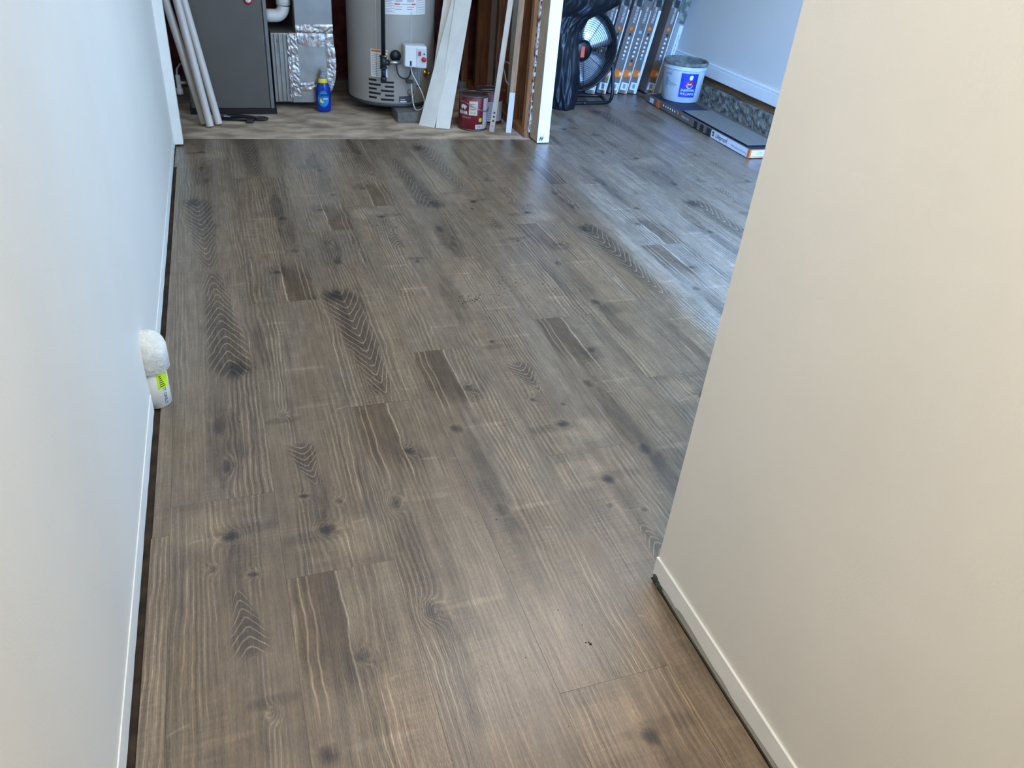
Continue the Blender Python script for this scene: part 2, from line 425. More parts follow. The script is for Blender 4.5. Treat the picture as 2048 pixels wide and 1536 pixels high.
b3 = struct('baseboard_right', G().box((3.2, .9, .174), (3.215, 5.33, .245)), trim_paint, bevel=.003)
struct('lip', G().box((3.203, .9, .245), (3.215, 5.33, .262)), trim_paint, b3, .004, False)
struct('door_1', G().box((1.40, .80, 0), (1.44, .90, 2.08)).box((2.91, .80, 0), (2.95, .90, 2.08)).box((1.44, .80, 2.04), (2.91, .90, 2.08)), trim_paint)

# baseboards of the hall with a gap over the floor
def wavy(x0f, th, y0, y1, z0f, z1, n, sgn):
    g = G(); vs = []
    for i in range(n+1):
        y = y0+(y1-y0)*i/n; x = x0f(y); z0 = z0f(y, i)
        vs += [(x, y, z0), (x, y, z1), (x+sgn*th, y, z1), (x+sgn*th, y, z0)]
    fs = [(0,1,2,3), (4*n+3,4*n+2,4*n+1,4*n)]
    for i in range(n):
        for k in range(4): fs.append((4*i+k, 4*i+(k+1)%4, 4*i+4+(k+1)%4, 4*i+4+k))
    return g.add(vs, fs)
random.seed(11)
zz = [.006+random.uniform(0, .004) for _ in range(400)]
bl = struct('baseboard_left', wavy(lambda y: lwx(y), .003, -2.3, 1.80, lambda y, i: zz[i], .060, 90, 1), trim_paint, bevel=.0015)
struct('baseboard_left_far', wavy(lambda y: lwx(y), .003, 1.90, 4.06, lambda y, i: zz[i], .060, 50, 1), trim_paint, bevel=.0015)
struct('left_base_shade', wavy(lambda y: lwx(y)-.004, .003, -2.3, 4.06, lambda y, i: -.0074, .014, 4, 1), gapdark)['label'] = 'dark strip painted as shade under the left baseboard'  # dark strip painting the shade below the left baseboard
struct('hall_gap_shade', G().prism([(.742, -2.3), (.7495, -2.3), (.757, .957), (.7505, .957)], -.0074, -.0045), gapdark)['label'] = 'black strip painted as shade under the hall wall baseboard'  # dark strip painting the shade where planks stop short of the wall
struct('left_gap_shade', G().prism([(lwx(-2.3)-.002, -2.3), (lwx(-2.3)+.03, -2.3), (lwx(4.06)+.012, 4.06), (lwx(4.06)-.002, 4.06)], -.0074, -.0062), mat('brown_gap_shade', lin(58, 48, 38), .95, var=.3, vscale=20))['label'] = 'brown subfloor strip along the left wall, darkened with painted shade'  # subfloor in the gap, with its shade put into the brown
rwx = lambda y: .745+(.758-.745)*(y+2.3)/3.258
br = struct('baseboard_hall', wavy(lambda y: rwx(y), .005, -2.3, .958, lambda y, i: .027+.007*math.sin(y*4.1+2.2)+.003*math.sin(y*17)+(.003 if int(y*23) % 5 == 0 else 0)-(.008 if y > .85 else 0), .064, 170, -1), trim_paint)
struct('unpainted_strip', wavy(lambda y: rwx(y), .0035, -2.3, .945, lambda y, i: .006, .05, 8, -1), grey_primer, br, 0, False)['label'] = 'grey unpainted lower strip of the baseboard'
random.seed(5)
ch = G()
for k in range(7):
    y = .951-.005*k; z = .008+.003*random.random()
    ch.add([(rwx(y)-.0058, y, z-.008), (rwx(y)-.0058, y-.009, z-.006), (rwx(y)-.0058, y-.005, z+.006+.012*random.random()*(1-k/7)), (rwx(y)-.0052, y+.004, z+.008)], [(0,1,2,3)])
o = obj('chipped_corner', ch, mat('dark_chip', lin(70, 76, 72), .9, var=.3, vscale=60), br); o['label'] = 'dark chipped paint at the wall corner'

# ------------------------------------------------------------------ floor planks
def clip(poly, a, b, c):
    """keep a*x+b*y<=c"""
    out = []
    for i in range(len(poly)):
        p, q = poly[i], poly[(i+1) % len(poly)]
        dp, dq = a*p[0]+b*p[1]-c, a*q[0]+b*q[1]-c
        if dp <= 0: out.append(p)
        if (dp < 0 < dq) or (dq < 0 < dp):
            t = dp/(dp-dq); out.append((p[0]+(q[0]-p[0])*t, p[1]+(q[1]-p[1])*t))
    return out
X0 = -.2052; GAP = .00022
# per column: y of one end joint, print and turn of the plank on the near side of it and on, going away from the camera
LAY = {-1: (1.336, [(P3,1)]*1), 0: (1.425, {-1: (P2,1), 0: (P3,1), 1: (P3,0), 2: (P2,0)}),
       1: (1.150, {-1: (P1,0), 0: (P2,0), 1: (P1,1), 2: (P3,0)}),
       2: (1.720, {-2: (P3,1), -1: (P1,0), 0: (P3,0), 1: (P1,1), 2: (P2,0)}),
       3: (1.961, {-2: (P2,1), -1: (P1,0), 0: (P2,1), 1: (P1,1)}),
       4: (1.400, {-1: (P2,1), 0: (P2,0), 1: (P3,1), 2: (P1,0)}),
       5: (2.088, {-2: (P3,0), -1: (P1,0), 0: (P2,1), 1: (P3,0)}),
       6: (2.890, {-2: (P2,1), -1: (P1,0), 0: (P2,0), 1: (P3,1)}),
       7: (3.350, {-3: (P1,1), -2: (P2,0), -1: (P3,0), 0: (P1,1), 1: (P2,0)}),
       8: (2.600, {-2: (P3,0), -1: (P1,0), 0: (P1,1), 1: (P2,1)})}
ref = None; npl = 0
random.seed(21)
prev = None
for c in range(-1, 16):
    xl = X0+PW*c; xr = xl+PW
    if c in LAY: yj, kinds = LAY[c]
    else: yj, kinds = 2.0+((c*.397) % 1.2), {}
    k0 = int(math.floor((.25-yj)/PL))
    for k in range(k0, 5):
        ya, yb = yj+k*PL, yj+(k+1)*PL
        if ya > 5.33: break
        poly = [(xl+GAP, ya+GAP), (xr-GAP, ya+GAP), (xr-GAP, yb-GAP), (xl+GAP, yb-GAP)]
        # left wall gap
        if c <= 0:
            off = .003 if c == 0 else (.005 if ya > 3 else (.0165 if ya > 1.2 else .0145))
            poly = clip(poly, -1, .0111, .2715-off)
            if c == -1 and ya < 1.2 < yb+.2: pass
        poly = clip(poly, 0, -1, -.22)
        if xl < 1.66:
            poly = clip(poly, .0635, 1, 4.172)          # edge at the closet concrete
        poly = clip(poly, 0, 1, 5.325)
        poly = clip(poly, 1, 0, 3.195)
        if not poly or len(poly) < 3: continue
        pieces = [poly]
        if xl < 1.70 < xr:                              # runs past the closet wall on its right side
            pieces = [clip(clip([(xl+GAP, ya+GAP), (xr-GAP, ya+GAP), (xr-GAP, yb-GAP), (xl+GAP, yb-GAP)], 0, 1, 4.06), 0, -1, -.22),
                      clip(clip(clip([(xl+GAP, ya+GAP), (xr-GAP, ya+GAP), (xr-GAP, yb-GAP), (xl+GAP, yb-GAP)], 0, -1, -4.0605), -1, 0, -1.702), 0, 1, 5.325)]
        if xl < .875:                                   # stays clear of the hall wall
            new = []
            for q in pieces:
                if xr > .74 and min(p[1] for p in q) < .965:
                    front = clip(clip(q, 1, -.004, .7478), 0, 1, .9605); backp = clip(q, 0, -1, -.9605)
                    rest = clip(clip(q, -1, 0, -.877), 0, 1, .9605)
                    new += [front, backp, rest] if False else [front, backp]
                else: new.append(q)
            pieces = new
        kd = kinds.get(k) if isinstance(kinds, dict) else (P1, 0)
        if kd is None: kd = (random.choice((P1, P2, P3)), random.choice((0, 1)))
        cx, cy = (xl+xr)/2, (ya+yb)/2; sgn = -1 if kd[1] else 1
        for q in pieces:
            if len(q) < 3: continue
            ar = sum(q[i][0]*q[(i+1)%len(q)][1]-q[(i+1)%len(q)][0]*q[i][1] for i in range(len(q)))/2
            if abs(ar) < 2e-4: continue
            n = len(q)
            loc = [(sgn*(x-cx), sgn*(y-cy)) for x, y in q]
            dz = random.uniform(-.00015, .00015)
            me = bpy.data.meshes.new('plank')
            g = G().prism(loc, -.0072, 0)
            me.from_pydata([tuple(v) for v in g.v], [], g.f); me.materials.append(kd[0])
            bm = bmesh.new(); bm.from_mesh(me); bmesh.ops.recalc_face_normals(bm, faces=bm.faces); bm.to_mesh(me); bm.free()
            po = bpy.data.objects.new('plank', me); COL.objects.link(po); po.parent = fl
            po.location = Vector((cx, cy, dz))-ORG[fl.name]
            if kd[1]: po.rotation_euler = (0, 0, PI)
            npl += 1

# ------------------------------------------------------------------ closet side wall (open studs), its painted end, torn drywall
cw = struct('wall_closet', G().box((1.69, 4.055, 0), (1.702, 5.33, 2.4)), wall_paint)
for y in (4.132, 4.34, 4.70, 5.10):
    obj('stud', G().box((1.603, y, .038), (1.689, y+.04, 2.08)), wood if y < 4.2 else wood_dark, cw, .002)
obj('bottom_plate', G().box((1.603, 4.128, -.0072), (1.689, 5.33, .038)), wood, cw, .002)
obj('end_board', G().box((1.632, 3.99, .006), (1.700, 3.9955, 2.08)), trim_paint, cw, .001)['label'] = 'white painted end of the closet wall'
obj('drywall_edge', G().box((1.632, 3.9958, .006), (1.6885, 4.105, 2.08)), mat('shaded_drywall_edge', lin(186, 166, 140), .85, var=.06, vscale=20), cw, .001)['label'] = 'side of the closet wall end, its shade painted tan'  # tan colour stands in for the shade on this side face
obj('end_base', G().box((1.631, 3.9875, .006), (1.7008, 3.9899, .062)), trim_paint, cw, .001)
random.seed(9)
tg = G(); z = .03
while z < 1.2:
    h = random.uniform(.02, .07); d = random.uniform(.006, .024)
    tg.hull([(1.622, 4.106, z), (1.622, 4.106+d, z+h*.3), (1.622, 4.106+d*.7, z+h*.8), (1.622, 4.106, z+h)], [(1.629, 4.1065, z), (1.629, 4.106+d, z+h*.3), (1.629, 4.106+d*.7, z+h*.8), (1.629, 4.1065, z+h)])
    z += h*random.uniform(.7, 1.3)
obj('torn_paper', tg, torn_white, cw)['label'] = 'ragged white torn drywall edge'
obj('torn_backing', G().box((1.6235, 4.1055, .03), (1.66, 4.131, 2.08)), torn, cw)['label'] = 'torn drywall core over the stud'
ck = G()
for k in range(6):
    x = 1.642+.004*k; z = .012+.006*(k % 3)
    ck.add([(x, 3.9868, z), (x+.004, 3.9868, z+.004), (x+.002, 3.9868, z+.022+.006*(k % 2)), (x-.001, 3.9868, z+.012)], [(0,1,2,3)])
obj('paint_chips', ck, mat('dark_chip', lin(70, 76, 72), .9), cw)
random.seed(4)
for x in (-.12, .30, .62, 1.18, 1.56):
    obj('stud', G().box((x, 5.27, .038), (x+.04, 5.358, 2.2)), wood_dark, cb, .002)
obj('bottom_plate', G().box((-.54, 5.268, -.0072), (1.60, 5.358, .038)), mat('grey_plate', lin(120, 112, 104), .8, var=.1), cb, .002)

# ------------------------------------------------------------------ furnace
fx0, fx1, fy0, fy1 = -.148, .291, 4.655, 5.2
T = thing('furnace', 'tall charcoal metal furnace cabinet behind the leaning conduits', 'furnace', ((fx0+fx1)/2, fy0+.25, -.007))
obj('cabinet', G().box((fx0, fy0+.006, .022), (fx1, fy1, 1.25)), furn_metal, T, .004)
obj('front_panel', G().box((fx0+.004, fy0-.006, .026), (fx1-.022, fy0+.006, 1.24)), furn_metal, T, .004)
obj('corner_post', G().box((fx1-.017, fy0-.004, .024), (fx1+.002, fy0+.006, 1.24)), mat('grey_edge', lin(120, 122, 122), .4, .3), T, .003)
obj('base', G().box((fx0-.004, fy0-.004, -.0072), (fx1+.014, fy1, .0222)), blackmat, T, .002)
e = obj('emblem', G().lathe((.205, fy0-.008, .575), [(.0005, 0), (.022, 0), (.022, .003), (.0005, .003)], 24, True, Matrix.Rotation(PI/2, 3, 'X')), red, T)
obj('emblem_disc', G().lathe((.205, fy0-.0092, .577), [(.0005, 0), (.015, 0), (.015, .003), (.0005, .003)], 20, True, Matrix.Rotation(PI/2, 3, 'X')), paperw, e)
obj('drain_fitting', G().lathe((-.192, 4.70, .09), [(.012, 0), (.017, .002), (.017, .03), (.012, .032), (.012, .1), (.0005, .1)], 14).tube([(-.192, 4.70, .15), (-.15, 4.70, .15)], .008, 8), pvc_white, T)['label'] = 'small white drain fitting on the left side'
obj('drain_hose', G().tube([(-.195, 4.70, .188), (-.192, 4.72, .215), (-.175, 4.74, .235), (-.149, 4.75, .24)], .005, 8), pvc, T)

# ------------------------------------------------------------------ exhaust elbow and return duct
T = thing('vent_pipe', 'white plastic vent elbow coming out of the furnace side', 'pipe', (.36, 4.84, .44))
arc = [(.294, 4.84, .475), (.32, 4.84, .475)]+[(.345+.052*math.sin(t), 4.84, .527-.052*math.cos(t)) for t in [i*PI/2/8 for i in range(1, 9)]]
obj('elbow', G().tube(arc, .034, 20), pvc_white, T)
obj('upper_pipe', G().tube([(.397, 4.84, .53), (.397, 4.84, 1.1)], .031, 20), pvc_white, T)
obj('collar', G().lathe((.397, 4.84, .53), [(.034, 0), (.0385, .003), (.0385, .045), (.034, .048)], 24), pvc_white, T)
T = thing('return_duct', 'galvanised return duct with foil taped seams beside the furnace', 'duct', (.47, 4.9, .03))
obj('filter_box', G().box((.308, 4.75, .036), (.415, 5.15, .402)), galv, T, .003)
for x in (.326, .350, .374):
    obj('rib', G().box((x, 4.741, .04), (x+.007, 4.752, .398)), galv, T, .002)
obj('box_arrow', G().box((.3405, 4.7488, .30), (.3425, 4.7498, .36)).add([(.3385, 4.7488, .356), (.3445, 4.7488, .356), (.3415, 4.7488, .374)], [(0,1,2)]), ink, T)
# boot with a bulging right side
prof = [(.404, .034), (.52, .034), (.575, .05), (.618, .085), (.642, .13), (.655, .19), (.657, .25), (.652, .32), (.648, .405), (.404, .405)]
obj('boot', G().hull([(x, 4.742, z) for x, z in prof], [(x, 5.15, z) for x, z in prof]), galv, T, .003)
obj('riser', G().box((.444, 4.755, .405), (.648, 5.12, 1.9)), duct_blue, T, .003)
random.seed(2)
def tape(pts, w, y, sd):
    """crinkled strip along a polyline in the x,z plane at depth y"""
    random.seed(sd); g = G(); vs = []; fs = []; P = []
    for (a, b) in zip(pts[:-1], pts[1:]):
        n = max(2, int((Vector(b)-Vector(a)).length/.014))
        P += [Vector(a).lerp(Vector(b), i/n) for i in range(n)]
    P.append(Vector(pts[-1]))
    for i, p in enumerate(P):
        d = (P[min(i+1, len(P)-1)]-P[max(i-1, 0)]).normalized(); nrm = Vector((-d.y, d.x))
        for j in range(5):
            q = p+nrm*w*(j/4-.5); e = random.uniform(0, .0035) if 0 < j < 4 else random.uniform(0, .001)
            vs.append((q.x+random.uniform(-.001, .001), y-e-.0006, q.y))
    for i in range(len(P)-1):
        for j in range(4): fs.append((i*5+j, i*5+j+1, i*5+5+j+1, i*5+5+j))
    return g.add(vs, fs)
obj('tape_left', tape([(.428, .07), (.428, .40)], .046, 4.741, 1), foil, T)
obj('tape_edge', tape([(.402, .06), (.402, .395)], .018, 4.7405, 6), foil, T)
obj('tape_top', tape([(.45, .372), (.645, .372)], .072, 4.7385, 2), foil, T)
obj('tape_right', tape([(.628, .335), (.632, .24), (.626, .17), (.606, .11)], .050, 4.7395, 3), foil, T)
obj('tape_bottom', tape([(.45, .120), (.60, .126)], .050, 4.7385, 4), foil, T)
obj('tape_upper', tape([(.445, .428), (.648, .432)], .042, 4.752, 5), foil, T)

# ------------------------------------------------------------------ water heater on blocks
hc = (.985, 4.80); HR = .25
for (a, b, lab) in (((.952, 4.452, -.0072), (1.115, 4.64, .050), 'grey concrete block under the front of the water heater'), ((.86, 4.86, -.0072), (1.02, 5.02, .050), 'grey concrete block hidden under the rear of the water heater')):
    tag(obj('concrete_block', G().box(a, b), block_conc, None, .004), lab, 'block')
T = thing('water_heater', 'grey cylindrical gas water heater standing on concrete blocks', 'water heater', (hc[0], hc[1], .05))
slots = [(-41.5, -30.5, .196), (-24.8, -7.8, .190), (-41.5, -25, .172), (-19.3, -7.8, .166), (-41.5, -30.5, .148), (-24.8, -7.8, .142), (-41.5, -25, .124), (-19.3, -7.8, .118), (-41.5, -30.5, .100), (-24.8, -7.8, .094)]
obj('jacket', G().lathe((hc[0], hc[1], 0), [(HR-.004, .070), (HR, .078), (HR, 1.38), (HR-.02, 1.40), (.0005, 1.41)], 72), heater_paint, T)
obj('base_ring', G().lathe((hc[0], hc[1], 0), [(HR-.02, .052), (HR-.003, .054), (HR-.003, .0715), (HR-.02, .0715)], 72), heater_ring, T)
obj('seam_strip', G().patch(hc, HR, 14.2, 15.4, .36, .56, 2, .0012).patch(hc, HR, -30.8, -29.8, .205, 1.35, 2, .0012), mat('seam_grey', lin(176, 180, 182), .35), T)
for (a0, a1, z) in slots:
    obj('vent_slot', G().patch(hc, HR, a0, a1, z-.0055, z+.0055, 6, .0009), blackmat, T)
lb = obj('upper_label', G().patch(hc, HR, -22, 37, .545, .80, 20, .0012), paperw, T)
for a0, a1 in ((-6.5, 0), (15.5, 21)): obj('red_bar', G().patch(hc, HR+.0012, a0, a1, .594, .600, 4, .0004), red, lb)
gp = G(); random.seed(8)
for (a0, a1) in ((-20.5, -8),):
    for i in range(9): gp.patch(hc, HR+.0012, a0, a1-random.uniform(0, 2), .556+i*.008, .5585+i*.008, 3, .0003)
for (a0, a1) in ((-6, 4), (9, 19)):
    for i in (.570, .582, .608, .615): gp.patch(hc, HR+.0012, a0, a1-random.uniform(0, 3), i, i+.003, 3, .0003)
gp.patch(hc, HR+.0012, -7.6, -7.2, .552, .66, 1, .0003).patch(hc, HR+.0012, 22.5, 22.9, .552, .66, 1, .0003).patch(hc, HR+.0012, 0.6, 15, .596, .599, 4, .0003)
for i in range(7): gp.patch(hc, HR+.0012, 24, 36, .556+i*.012, .558+i*.012, 3, .0003)
obj('label_print', gp, ink_grey, lb)
wl = obj('warning_label', G().patch(hc, HR, -38, -15.8, .214, .360, 8, .0012), paperw, T)
obj('warning_header', G().patch(hc, HR+.0012, -37, -16.8, .346, .357, 6, .0004), orange, wl)
for i in range(13):
    obj('text_line', G().patch(hc, HR+.0012, -36.6, -17.2-random.uniform(0, 2), .222+i*.0092, .2245+i*.0092, 5, .0003), ink_grey, wl)
def onh(a, z, r=HR):
    t = math.radians(a); return Vector((hc[0]+r*math.sin(t), hc[1]-r*math.cos(t), z))
# gas pipe
gpx, gpy = .885, 4.515
obj('gas_pipe', G().tube([(gpx, gpy, .34), (gpx, gpy, 1.6)], .0115, 14), blackpipe, T)
obj('pipe_tee', G().tube([(gpx, gpy, .275), (gpx, gpy, .338)], .018, 14).tube([(gpx, gpy, .305), (gpx+.032, gpy, .305)], .016, 12).lathe((gpx, gpy, .332), [(.018, 0), (.021, .002), (.021, .010), (.018, .012)], 14).lathe((gpx, gpy, .271), [(.018, 0), (.021, .002), (.021, .010), (.018, .012)], 14), blackpipe, T)
obj('drip_leg', G().tube([(gpx, gpy, .225), (gpx, gpy, .275)], .0125, 14).lathe((gpx, gpy, .205), [(.010, 0), (.017, .004), (.017, .022), (.013, .025)], 14), blackpipe, T)
obj('pipe_nipple', G().tube([(gpx+.03, gpy, .305), (.985, gpy+.01, .305)], .011, 12), silver, T)
obj('pipe_union', G().lathe((gpx+.006, gpy-.018, .338), [(.0005, 0), (.010, 0), (.010, .008), (.0005, .008)], 12), brass, T)
# control
cx0, cx1, cy0, cy1 = .998, 1.122, 4.475, 4.548
ct = obj('gas_control', G().hull([(cx0, cy0+.012, .29), (cx1, cy0, .283), (cx1, cy1, .283), (cx0, cy1, .29)], [(cx0+.002, cy0+.016, .402), (cx1, cy0+.006, .398), (cx1, cy1, .404), (cx0, cy1, .404)]), ctrl_white, T, .008, seg=3)
obj('control_panel', G().hull([(cx0+.066, cy0+.0022, .296), (cx1-.006, cy0-.0012, .293), (cx1-.006, cy0+.004, .293), (cx0+.066, cy0+.008, .296)], [(cx0+.066, cy0+.007, .386), (cx1-.006, cy0+.0035, .384), (cx1-.006, cy0+.009, .384), (cx0+.066, cy0+.012, .386)]), mat('control_grey', lin(196, 200, 204), .4), ct)
Rx = Matrix.Rotation(PI/2, 3, 'X')
obj('control_knob', G().lathe((1.104, cy0+.002, .331), [(.0005, 0), (.0135, 0), (.012, .012), (.0005, .012)], 18, True, Rx), red, ct)
obj('igniter_button', G().box((1.074, cy0-.002, .350), (1.088, cy0+.004, .373)), red, ct, .002)
obj('status_lamp', G().box((1.103, cy0+.000, .356), (1.110, cy0+.006, .363)), ink, ct)
obj('control_clip', G().box((1.028, cy0+.006, .296), (1.037, cy0+.012, .322)), black, ct, .002)
obj('thermowell', G().lathe((.96, 4.553, .335), [(.0005, -.004), (.030, -.004), (.030, .012), (.0005, .012)], 20, True, Rx), black, T)
cab = [(.965, 4.53, .315), (.962, 4.522, .27), (.975, 4.515, .235), (1.005, 4.51, .222), (1.03, 4.508, .235), (1.04, 4.505, .285)]
def smooth(pts, n=6):
    P = [Vector(p) for p in pts]; out = []
    for i in range(len(P)-1):
        a, b, c, d = P[max(i-1, 0)], P[i], P[i+1], P[min(i+2, len(P)-1)]
        for k in range(n):
            t = k/n; out.append(.5*((2*b)+(c-a)*t+(2*a-5*b+4*c-d)*t*t+(3*b-a-3*c+d)*t**3))
    out.append(P[-1]); return out
obj('control_cable', G().tube(smooth(cab), .0045, 8), black, T)
obj('cable_plug', G().box((1.012, 4.50, .198), (1.052, 4.53, .214)), black, T, .003)
obj('supply_tube', G().tube(smooth([(1.079, 4.50, .29), (1.079, 4.503, .22), (1.078, 4.51, .17), (1.066, 4.525, .125), (1.062, 4.535, .085)]), .0042, 8).tube(smooth([(1.088, 4.50, .29), (1.088, 4.503, .22), (1.086, 4.508, .18)]), .0042, 8), silver, T)
obj('tube_clip', G().box((1.070, 4.492, .180), (1.094, 4.512, .187)), black, T, .002)
obj('white_wire', G().tube(smooth([(1.036, 4.50, .29), (1.045, 4.495, .25), (1.07, 4.49, .205), (1.10, 4.488, .15), (1.115, 4.488, .10), (1.10, 4.488, .062), (1.07, 4.488, .055), (1.055, 4.492, .075), (1.045, 4.50, .14), (1.043, 4.51, .20)]), .0028, 8), pvc_white, T)
obj('sight_glass', G().lathe(onh(14.5, .136), [(.0005, -.002), (.020, -.002), (.020, .006), (.0005, .006)], 20, True, Matrix.Rotation(math.radians(14.5), 3, 'Z') @ Rx), mat('sight_grey', lin(116, 108, 96), .4), T)
pl = obj('data_plate', G().patch(hc, HR, -1, 16, .080, .116, 6, .0012), mat('data_plate_dark', lin(62, 62, 70), .5, var=.3, vscale=80), T)
obj('plate_print', G().patch(hc, HR+.0012, 0, 9, .083, .089, 3, .0004).patch(hc, HR+.0012, 1, 7, .096, .099, 3, .0004), paperw, pl)
obj('drain_valve', G().lathe(onh(39.5, .235), [(.0005, -.002), (.020, -.002), (.020, .006), (.009, .008), (.009, .022), (.011, .022), (.011, .036), (.0005, .036)], 18, True, Matrix.Rotation(math.radians(39.5), 3, 'Z') @ Rx), brass, T)

# ------------------------------------------------------------------ dish soap
bc = (.573, 4.712)
T = thing('soap_bottle', 'blue dish soap bottle with yellow neck label on the concrete', 'bottle', (bc[0], bc[1], -.0072))
def oval(prof, n=28):
    g = G(); vs = []; fs = []
    for rx, ry, z in prof:
        for k in range(n):
            t = 2*PI*k/n; vs.append((bc[0]+rx*math.sin(t), bc[1]-ry*math.cos(t), z))
    for i in range(len(prof)-1):
        for k in range(n): fs.append((i*n+k, i*n+(k+1)%n, (i+1)*n+(k+1)%n, (i+1)*n+k))
    g.add(vs, fs, True); o = len(g.v)-len(vs); g.f.append(list(range(n-1, -1, -1))); g.f.append([(len(prof)-1)*n+k for k in range(n)]); return g
body = [(.034, .022, -.0068), (.040, .026, -.003), (.0415, .027, .01), (.0415, .027, .06), (.043, .028, .10), (.040, .027, .125), (.033, .024, .145), (.026, .021, .158), (.023, .019, .166)]
obj('body', oval(body), bluebot, T)
obj('neck_label', oval([(.0285, .0228, .153), (.0262, .0215, .160), (.0225, .019, .173), (.0215, .0185, .176)]), yellow, T)
obj('neck', oval([(.0195, .0172, .176), (.0165, .0152, .188), (.0155, .0145, .196)]), capgrey, T)
obj('cap', oval([(.0125, .0125, .196), (.0125, .0125, .202), (.0095, .0095, .204), (.0085, .0085, .214), (.011, .011, .215), (.010, .010, .222)], 18), capgrey, T)
lg = G(); n = 20
ring = [(.570+.031*math.cos(2*PI*i/n), .068+.045*math.sin(2*PI*i/n)) for i in range(n)]
def onb(x, z, e): return (x, bc[1]-.0285*math.sqrt(max(.04, 1-((x-bc[0])/.0445)**2))-e, z)
lg.add([onb(x, z, .0005) for x, z in ring]+[onb(.570, .068, .002)], [(i, (i+1) % n, n) for i in range(n)])
lb = obj('front_label', lg, bluelab, T)
text('brand_text', 'DAWN', .019, face((.573, bc[1]-.0325, .089), (1, 0, 0), (0, 0, 1)), ink, lb, bold=.0006)
obj('label_line', G().box((.566, bc[1]-.032, .066), (.594, bc[1]-.0314, .072)), paperw, lb)
obj('duckling', G().add([(.549, bc[1]-.0305, .064), (.556, bc[1]-.0312, .073), (.560, bc[1]-.0315, .060), (.572, bc[1]-.032, .050), (.562, bc[1]-.0315, .044), (.550, bc[1]-.0305, .050)], [(0,1,2,3,4,5)]), yellow, lb)['label'] = 'small yellow emblem on the soap label'

# ------------------------------------------------------------------ leaning conduits
for (a, b, lab) in (((-.057, 4.405, -.007), (-.137, 4.50, .59), 'grey plastic conduit leaning in front, nearest the camera of the three'),
                    ((-.012, 4.445, -.007), (-.107, 4.55, .58), 'grey plastic conduit leaning rightmost of the three by the furnace'),
                    ((-.083, 4.455, -.007), (-.190, 4.53, .585), 'grey plastic conduit leaning leftmost, behind the other two')):
    a, b = Vector(a), Vector(b); d = (b-a).normalized(); e = a+d*1.02
    g = G().tube([a+d*.006, e], .0195, 20, False)
    g.tube([e, a+d*.006], .0165, 20, False)
    tag(obj('conduit', g, pvc, None), lab, 'pipe', 'conduits leaning by the furnace')
# black tool on the concrete
T = thing('bar_clamp', 'black bar tool with a looped end lying before the furnace', 'tool', (.10, 4.53, -.0072))
obj('bar', G().tube([(-.005, 4.535, .004), (.17, 4.50, .004)], .0085, 8), black, T)
obj('handle_loop', G().tube([(.175+.0+.035*math.cos(t)*1.0+.03, 4.525+.016*math.sin(t), .004) for t in [2*PI*i/16 for i in range(16)]], .0075, 8, True, True), black, T)
obj('upper_arm', G().tube(smooth([(.00, 4.555, .004), (.06, 4.565, .008), (.12, 4.552, .008), (.175, 4.535, .006)]), .0095, 8), black, T)
obj('trigger', G().hull([(.125, 4.465, -.004), (.165, 4.462, -.004), (.17, 4.49, -.004), (.13, 4.495, -.004)], [(.13, 4.468, .014), (.16, 4.466, .014), (.165, 4.488, .014), (.133, 4.49, .014)]), black, T, .003)
obj('jaw_pad', G().hull([(.012, 4.53, .000), (.055, 4.535, .000), (.04, 4.56, .000), (.015, 4.565, .000)], [(.015, 4.535, .018), (.05, 4.538, .014), (.035, 4.556, .016), (.018, 4.56, .02)]), mat('grey_pad', lin(110, 112, 110), .6), T, .002)

# ------------------------------------------------------------------ leaning white boards
def board(bl_, br_, tl, tr, th, L, lab, m=board_white, grp='white boards leaning on the heater', name='trim_board'):
    bl_, br_, tl, tr = map(Vector, (bl_, br_, tl, tr))
    s = L/((tl-bl_).length); tl = bl_+(tl-bl_)*s; tr = br_+(tr-br_)*s
    n = (br_-bl_).cross(tl-bl_).normalized()
    if n.y < 0: n = -n
    off = n*th
    g = G()
    N = 6; vs = []
    for i in range(N+1):
        t = i/N; a = bl_.lerp(tl, t); b = br_.lerp(tr, t); vs += [a, b, b+off, a+off]
    fs = [(0,1,2,3), (4*N,4*N+3,4*N+2,4*N+1)]
    for i in range(N):
        for k in range(4): fs.append((4*i+k, 4*i+(k+1)%4, 4*i+4+(k+1)%4, 4*i+4+k))
    g.add(vs, fs)
    return tag(obj(name, g, m, None, .0015), lab, 'board', grp)
board((1.063, 4.405, -.007), (1.136, 4.345, -.007), (1.280, 4.575, .62), (1.350, 4.52, .62), .012, 1.7, 'white board leaning on the water heater, left one of the front pair')
board((1.146, 4.345, -.007), (1.222, 4.318, -.007), (1.288, 4.545, .60), (1.366, 4.495, .60), .012, 1.7, 'white board leaning on the water heater, right one of the front pair')
board((1.115, 4.452, -.007), (1.185, 4.43, -.007), (1.252, 4.640, .62), (1.322, 4.615, .62), .011, 1.6, 'thin white board leaning behind the front pair, beside the control box')

